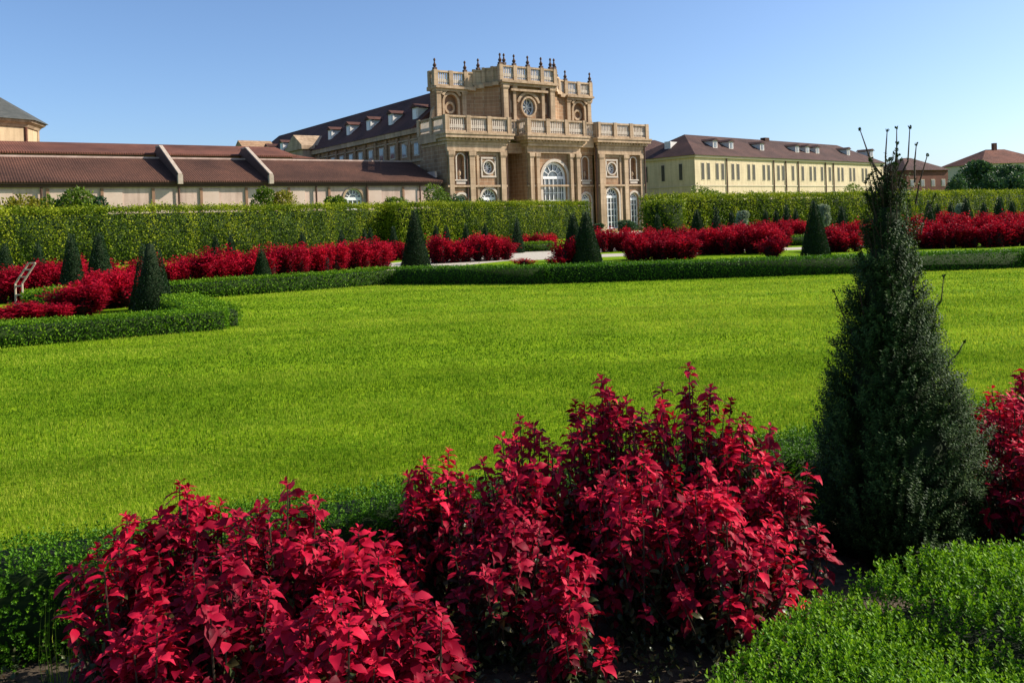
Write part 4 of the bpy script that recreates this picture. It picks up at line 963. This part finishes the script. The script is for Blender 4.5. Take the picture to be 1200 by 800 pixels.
# ---- foreground yew
def yew():
    x=ray(1052,640)[0]*4.18; Y=4.18
    e=empty('yew_tree',(x,Y,0)); tag(e,'tall dark conical yew in the foreground right with thin shoots at its tip','tree')
    zz=np.array([0,.12,.35,.63,.85,1.05,1.3,1.46,1.71,1.85,2.0]); rr=np.array([.34,.41,.41,.365,.305,.245,.18,.14,.09,.055,.01])
    R=lambda z: np.interp(z,zz,rr)
    c=Cloud(); mb=MB(); mb.lathe(0,0,[(float(R(z))*.6,float(z)) for z in (.06,.3,.6,.9,1.2,1.5,1.7)],14); c.addmb(mb,1)
    tw=MB()
    ns_=950; zb=np.where(rng.random(ns_)<.3,rng.random(ns_)*1.8,1.82*(1-np.sqrt(1-rng.random(ns_)*.99))); pb=rng.random(ns_)*2*PI
    ext=rng.normal(.0,.03,ns_)+np.where(rng.random(ns_)<.16,.055,0)*np.minimum(1,(1.9-zb)); rep=9; n=ns_*rep
    z=np.repeat(zb,rep)+rng.normal(0,.03,n); ph=np.repeat(pb,rep)+rng.normal(0,.028,n)/np.maximum(R(z),.08); z=np.clip(z,.02,1.9)
    elb=np.repeat(rng.uniform(.55,1.1,ns_),rep)
    r1=np.maximum((R(z)*(.93+.06*np.sin(ph*3+z*5))+np.repeat(ext,rep))-np.abs(rng.normal(0,.035,n)),.01)
    L=rng.uniform(.06,.13,n); el=elb+rng.normal(0,.22,n)
    D=nrm(np.stack([np.cos(ph)*np.cos(el),np.sin(ph)*np.cos(el),np.sin(el)],1)+rdir(n)*.12)
    tip=np.stack([r1*np.cos(ph),r1*np.sin(ph),z+L*.5],1); base=tip-D*L[:,None]
    # side whips sticking out
    nk=17
    s1=nrm(np.cross(D,rdir(n))); s2=np.cross(D,s1)
    for j in range(nk):
        t=(j+.5)/nk; an=j*2.4+rng.random(n)*.8
        d=s1*np.cos(an)[:,None]+s2*np.sin(an)[:,None]
        Pp=base+D*(L*t)[:,None]; l=rng.uniform(.016,.026,n)*(1.1-.4*t)
        c.add(*cloud(Pp,d+D*.55,D+rdir(n)*.3,l,.0074,T_NEEDLE,np.clip(.15+.5*t+rng.normal(0,.15,n),0,1)))
    def whip(p0,p1,nn=60,r=.004,bend=.02,leafy=.7):
        tw=MB()
        p0=np.array(p0);p1=np.array(p1); mid=(p0+p1)/2+rng.normal(0,bend,3)
        pts=[p0,(p0+mid)/2+rng.normal(0,.003,3),mid,(mid+p1)/2,p1]; tw.tube([tuple(q) for q in pts],[r,r*.9,r*.8,r*.65,r*.45],5); tw.build('branch_tip',M['stem'],e)
        d=nrm((p1-p0)[None])[0]; t=rng.random(nn)*leafy; Pp=p0+(p1-p0)*t[:,None]+((mid-(p0+p1)/2)*(1-np.abs(2*t-1))[:,None])
        sd=nrm(np.cross(d,rdir(nn))); l=rng.uniform(.012,.022,nn)
        c.add(*cloud(Pp,sd+d*.6,d+rdir(nn)*.3,l,.004,T_NEEDLE,rng.uniform(.2,.8,nn)))
        q=rdir(14)*.006+p1; c.add(*cloud(q,rdir(14)*.6+d,rdir(14),.013,.007,T_DIA,rng.uniform(.2,.7,14)))
    for px,py,bx,by in ((1008,153,1036,196),(1036,155,1040,205),(1047,170,1046,215),(1055,150,1045,210),(1063,151,1052,205),(1075,170,1072,200),(1019,207,1034,250),(1085,183,1073,225)):
        p1=P(px,py,Y)-Vector((x,Y,0)); p0=P(bx,by+14,Y)-Vector((x,Y,0)); p1.y=rng.uniform(-.04,.04); p0.y=0; whip(p0,p1,34,.005,.012,.55)
    for px,py,bx,by in ((978,342,1000,395),(998,330,1010,372),(975,430,995,470),(1112,325,1098,365),(1127,400,1108,430),(1098,230,1080,275),(1010,250,1030,290),(1017,290,1026,320)):
        p1=P(px,py,Y)-Vector((x,Y,0)); p0=P(bx,by,Y)-Vector((x,Y,0)); p1.y=rng.uniform(-.1,.1); p0.y=p1.y*.4; whip(p0,p1,70,.004,.01,1)
    for k in range(72):   # loose tip region
        z0=rng.uniform(1.25,1.9); a=rng.random()*2*PI; q=float(R(z0))*.5; p0=np.array([q*math.cos(a),q*math.sin(a),z0-.05]); p1=p0+np.array([math.cos(a)*.045,math.sin(a)*.045,rng.uniform(.10,.2)]); whip(p0,p1,55,.003,.006,1)
    meshobj('foliage',c.mesh('foliage',[M['yewleaf'],M['core']]),e)
    t=MB(); t.tube([(0,0,-.05),(.01,0,.5),(0,.01,1.2),(0,0,1.85)],[.06,.05,.03,.008],10); t.build('trunk',M['bark'],e)
yew()

# ---- foreground crimson plants
def crimson_plant(px,py,Y,r,label,nsh=62,dens=1.0,group='foreground crimson plants'):
    tip=P(px,py,Y); h=tip.z; e=empty('crimson_plant',(tip.x,Y,0)); tag(e,label,'plant',group)
    c=Cloud(); st=MB(); g=Cloud(); LS=1.02 if px<500 else .92
    n=int(nsh*dens*random.uniform(.72,1.1))
    for k in range(n):
        if k==0: q,ph=0.05,0
        else: q,ph=math.sqrt((k+.5)/n)*random.uniform(.8,1.12),k*2.39996+random.gauss(0,.7)
        if k>n*.9: q=.5*random.random()
        rr_=r*q*random.uniform(.85,1.12); top=h*(1-.36*q**2.2)*(random.triangular(.58,1.02,.92) if k else 1.0)-.02
        if q>.55 and random.random()<.5: top*=random.uniform(.38,.85)
        if top<.12: continue
        p0=Vector((rr_*.18*math.cos(ph),rr_*.18*math.sin(ph),.0)); p3=Vector((rr_*math.cos(ph)*1.05+random.gauss(0,.022),rr_*math.sin(ph)*1.05+random.gauss(0,.022),top))
        p1=p0.lerp(p3,.35)+Vector((math.cos(ph),math.sin(ph),0))*rr_*.14+Vector((0,0,-.02)); p2=p0.lerp(p3,.72)+Vector((math.cos(ph),math.sin(ph),0))*rr_*.12
        pts=[p0,p1,p2,p3]; st.tube([tuple(v) for v in pts],[.0055,.0045,.0035,.0025],5)
        P0,P1,P2,P3=[np.array(v) for v in pts]
        def at(t):
            t=np.asarray(t)[:,None]; return np.where(t<.35,P0+(P1-P0)*(t/.35),np.where(t<.72,P1+(P2-P1)*((t-.35)/.37),P2+(P3-P2)*((t-.72)/.28)))
        ax=nrm((np.array((p3-p2).normalized())+rdir(1)[0]*.45)[None])[0]
        s1=nrm(np.cross(ax,rdir(1)))[0]; s2=np.cross(ax,s1)
        # leaves down the stem in opposite pairs
        nodes=int(top*.72/.034); ts=1-np.arange(1,nodes+1)*.034/max(top,.2)
        ts=np.repeat(ts,2); m=len(ts); an=np.floor(np.arange(m)/2)*PI/2+np.arange(m)%2*PI+rng.normal(0,.5,m)
        keep=(rng.random(m)<np.clip(1.12-(1-ts)*1.15,.14,1)); ts,an=ts[keep],an[keep]; m=len(ts)
        if m:
            d=s1*np.cos(an)[:,None]+s2*np.sin(an)[:,None]; out=np.array([math.cos(ph),math.sin(ph),0])*.25
            D=d+ax*rng.uniform(-.35,.6,m)[:,None]+out+[0,0,-.12]+rdir(m)*.35; l=rng.uniform(.030,.066,m)*LS
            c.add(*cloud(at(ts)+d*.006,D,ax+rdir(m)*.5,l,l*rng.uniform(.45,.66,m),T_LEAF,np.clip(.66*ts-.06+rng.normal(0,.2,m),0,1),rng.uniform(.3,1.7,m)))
        # terminal rosette
        m=int(rng.integers(6,12)); an=np.arange(m)*2.4+rng.random(); el=np.linspace(-.1,1.0,m)
        d=s1*np.cos(an)[:,None]+s2*np.sin(an)[:,None]; D=d*np.cos(el)[:,None]+ax*np.sin(el)[:,None]; l=np.linspace(.068,.024,m)*rng.uniform(.8,1.15,m)*LS
        Pp=P3+ax*np.linspace(-.03,.015,m)[:,None]
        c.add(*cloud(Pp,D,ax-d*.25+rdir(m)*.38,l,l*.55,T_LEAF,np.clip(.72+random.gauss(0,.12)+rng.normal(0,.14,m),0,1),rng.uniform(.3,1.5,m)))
        # lower green-brown leaves
        m=14; ts=rng.uniform(.10,.75,m); D=rdir(m)+[0,0,-.2]; l=rng.uniform(.025,.05,m)
        g.add(*cloud(at(ts)+rdir(m)*.015,D,rdir(m)*.6+[0,0,1],l,l*.5,T_LEAF,rng.random(m),1.0))
    st.build('stems',M['stem'],e)
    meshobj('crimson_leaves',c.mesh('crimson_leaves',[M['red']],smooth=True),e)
    meshobj('green_leaves',g.mesh('green_leaves',[M['olive']],smooth=True),e)
PL=[(142,603,3.05,.22,'leftmost foreground crimson plant, beside the dark hedge and grass tuft'),
(212,568,3.2,.27,'foreground crimson plant second from left, with large drooping top leaves'),
(325,560,3.2,.28,'upright crimson plant with two high tips in the lower left cluster'),
(255,640,2.75,.26,'lower crimson plant at the front of the left cluster'),
(420,618,3.15,.27,'crimson plant in the right half of the left cluster'),
(165,720,2.6,.16,'small bright crimson plant at the bottom left front'),
(390,690,2.6,.28,'front crimson plant at the bottom edge left of centre'),
(490,690,2.72,.2,'crimson plant at the bottom with leaves hanging at the cluster right side'),
(512,528,3.75,.24,'crimson plant with a single raised tip at the left end of the big clump'),
(612,487,3.85,.28,'tall crimson plant in the left half of the big clump'),
(708,438,3.95,.30,'crimson plant with a high thin tip left of the tallest one'),
(803,425,3.95,.33,'tallest crimson plant at the summit of the big clump'),
(872,485,3.85,.28,'crimson plant on the right shoulder of the big clump'),
(918,548,3.6,.20,'crimson plant on the lower right edge of the big clump beside the yew'),
(585,575,3.3,.24,'crimson plant at the front left of the big clump'),
(840,560,3.35,.33,'crimson plant bulging at the front right of the big clump'),
(745,520,3.45,.28,'crimson plant in the front middle of the big clump'),
(665,640,3.0,.14,'sparse low crimson plant between the two clumps'),
(1178,452,4.35,.24,'crimson plant at the right edge beside the yew, leftmost there'),
(1200,425,4.6,.25,'tallest crimson plant at the right edge behind the others'),
(1225,500,4.0,.3,'crimson plant cut by the right edge of the picture')]
for a in PL: crimson_plant(*a, nsh=42 if a[3]<.23 else 64)
# small weeds and leaf litter on the bed
def litter():
    c=Cloud(); n=5200; x=rng.uniform(-2.5,3.5,n); y=rng.uniform(2.0,4.6,n); l=rng.uniform(.012,.04,n)
    c.add(*cloud(np.stack([x,y,rng.uniform(.012,.03,n)],1),rdir(n)*[1,1,.25],rdir(n)*.5+[0,0,1],l,l*.5,T_LEAF,rng.random(n)))
    m=mat_leaf('dry_leaves',[(0,(.06,.035,.015)),(.6,(.17,.11,.05)),(1,(.32,.24,.13))],.1,.8,.1,False)
    o=meshobj('leaf_litter',c.mesh('leaf_litter',[m])); tag(o,'dry brown leaf litter scattered on the bed soil','leaf litter',kind='stuff')
    c=Cloud(); n=900; x=rng.uniform(-2.2,1.2,n); y=rng.uniform(2.4,4.0,n)
    b=np.stack([x,y,np.zeros(n)],1); shoots(c,b,np.array([0,0,1.])+rdir(n)*.5,.03,4,.13)
    o=meshobj('bed_weeds',c.mesh('bed_weeds',[M['olive']])); tag(o,'low green weeds under the crimson plants','weeds',kind='stuff')
litter()

# ---- grass blades on the lawn
def blades():
    c=Cloud()
    for (y0,y1,dn,h,w) in ((3.4,6.5,7500,.026,.0042),(6.5,10,3400,.028,.006),(10,16,1100,.03,.011),(16,24,380,.032,.018)):
        x0,x1=-.66*y1-.3,.66*y1+.3; n=int((x1-x0)*(y1-y0)*dn); X=rng.uniform(x0,x1,n); Y=rng.uniform(y0,y1,n)
        k=(np.abs(X)<.66*Y+.3)
        v=(X-hA_[0])*hd_[1]-(Y-hA_[1])*hd_[0]      # >0 : camera side of hedge
        k&=(v<-.01)
        X,Y=X[k],Y[k]
        # keep outside the left bed
        s=(X-f0.x)*(f1.y-f0.y)-(Y-f0.y)*(f1.x-f0.x); k=~((s<0)&(X<f1.x-.35-(Y-f1.y)*.8)); X,Y=X[k],Y[k]; n=len(X)
        ph=rng.random(n)*2*PI; lean=rng.uniform(.1,.8,n)
        D=np.stack([np.cos(ph)*lean,np.sin(ph)*lean,np.ones(n)],1); N=np.stack([-np.cos(ph),-np.sin(ph),lean],1)
        clump=.33+.17*np.sin(X*.31+1.1+1.5*np.sin(Y*.23))*np.sin(Y*.47+.6*np.sin(X*.5))+.021*np.minimum(Y,16)+.10*np.sin(X*2.3+np.sin(Y*1.7)*2)*np.sin(Y*3.1+np.sin(X*.9)*2)+.08*np.sin(X*.55+1.3*np.sin(Y*.4))*np.sin(Y*1.1+X*.2)+.07*np.sign(np.sin(Y*2.6-X*.35))*np.minimum(1,Y/9)+.10*np.sin(X*11+np.sin(Y*7)*2)*np.sin(Y*13+np.sin(X*5)*2)
        l=h*rng.uniform(.5,1.3,n)
        c.add(*cloud(np.stack([X,Y,np.zeros(n)],1),D,N,l,w,T_BLADE,np.clip(clump+rng.normal(0,.24,n),0,1)))
    o=meshobj('lawn_grass',c.mesh('lawn_grass',[M['bladeg']])); tag(o,'short mown green grass covering the lawn','grass',kind='stuff')
blades()
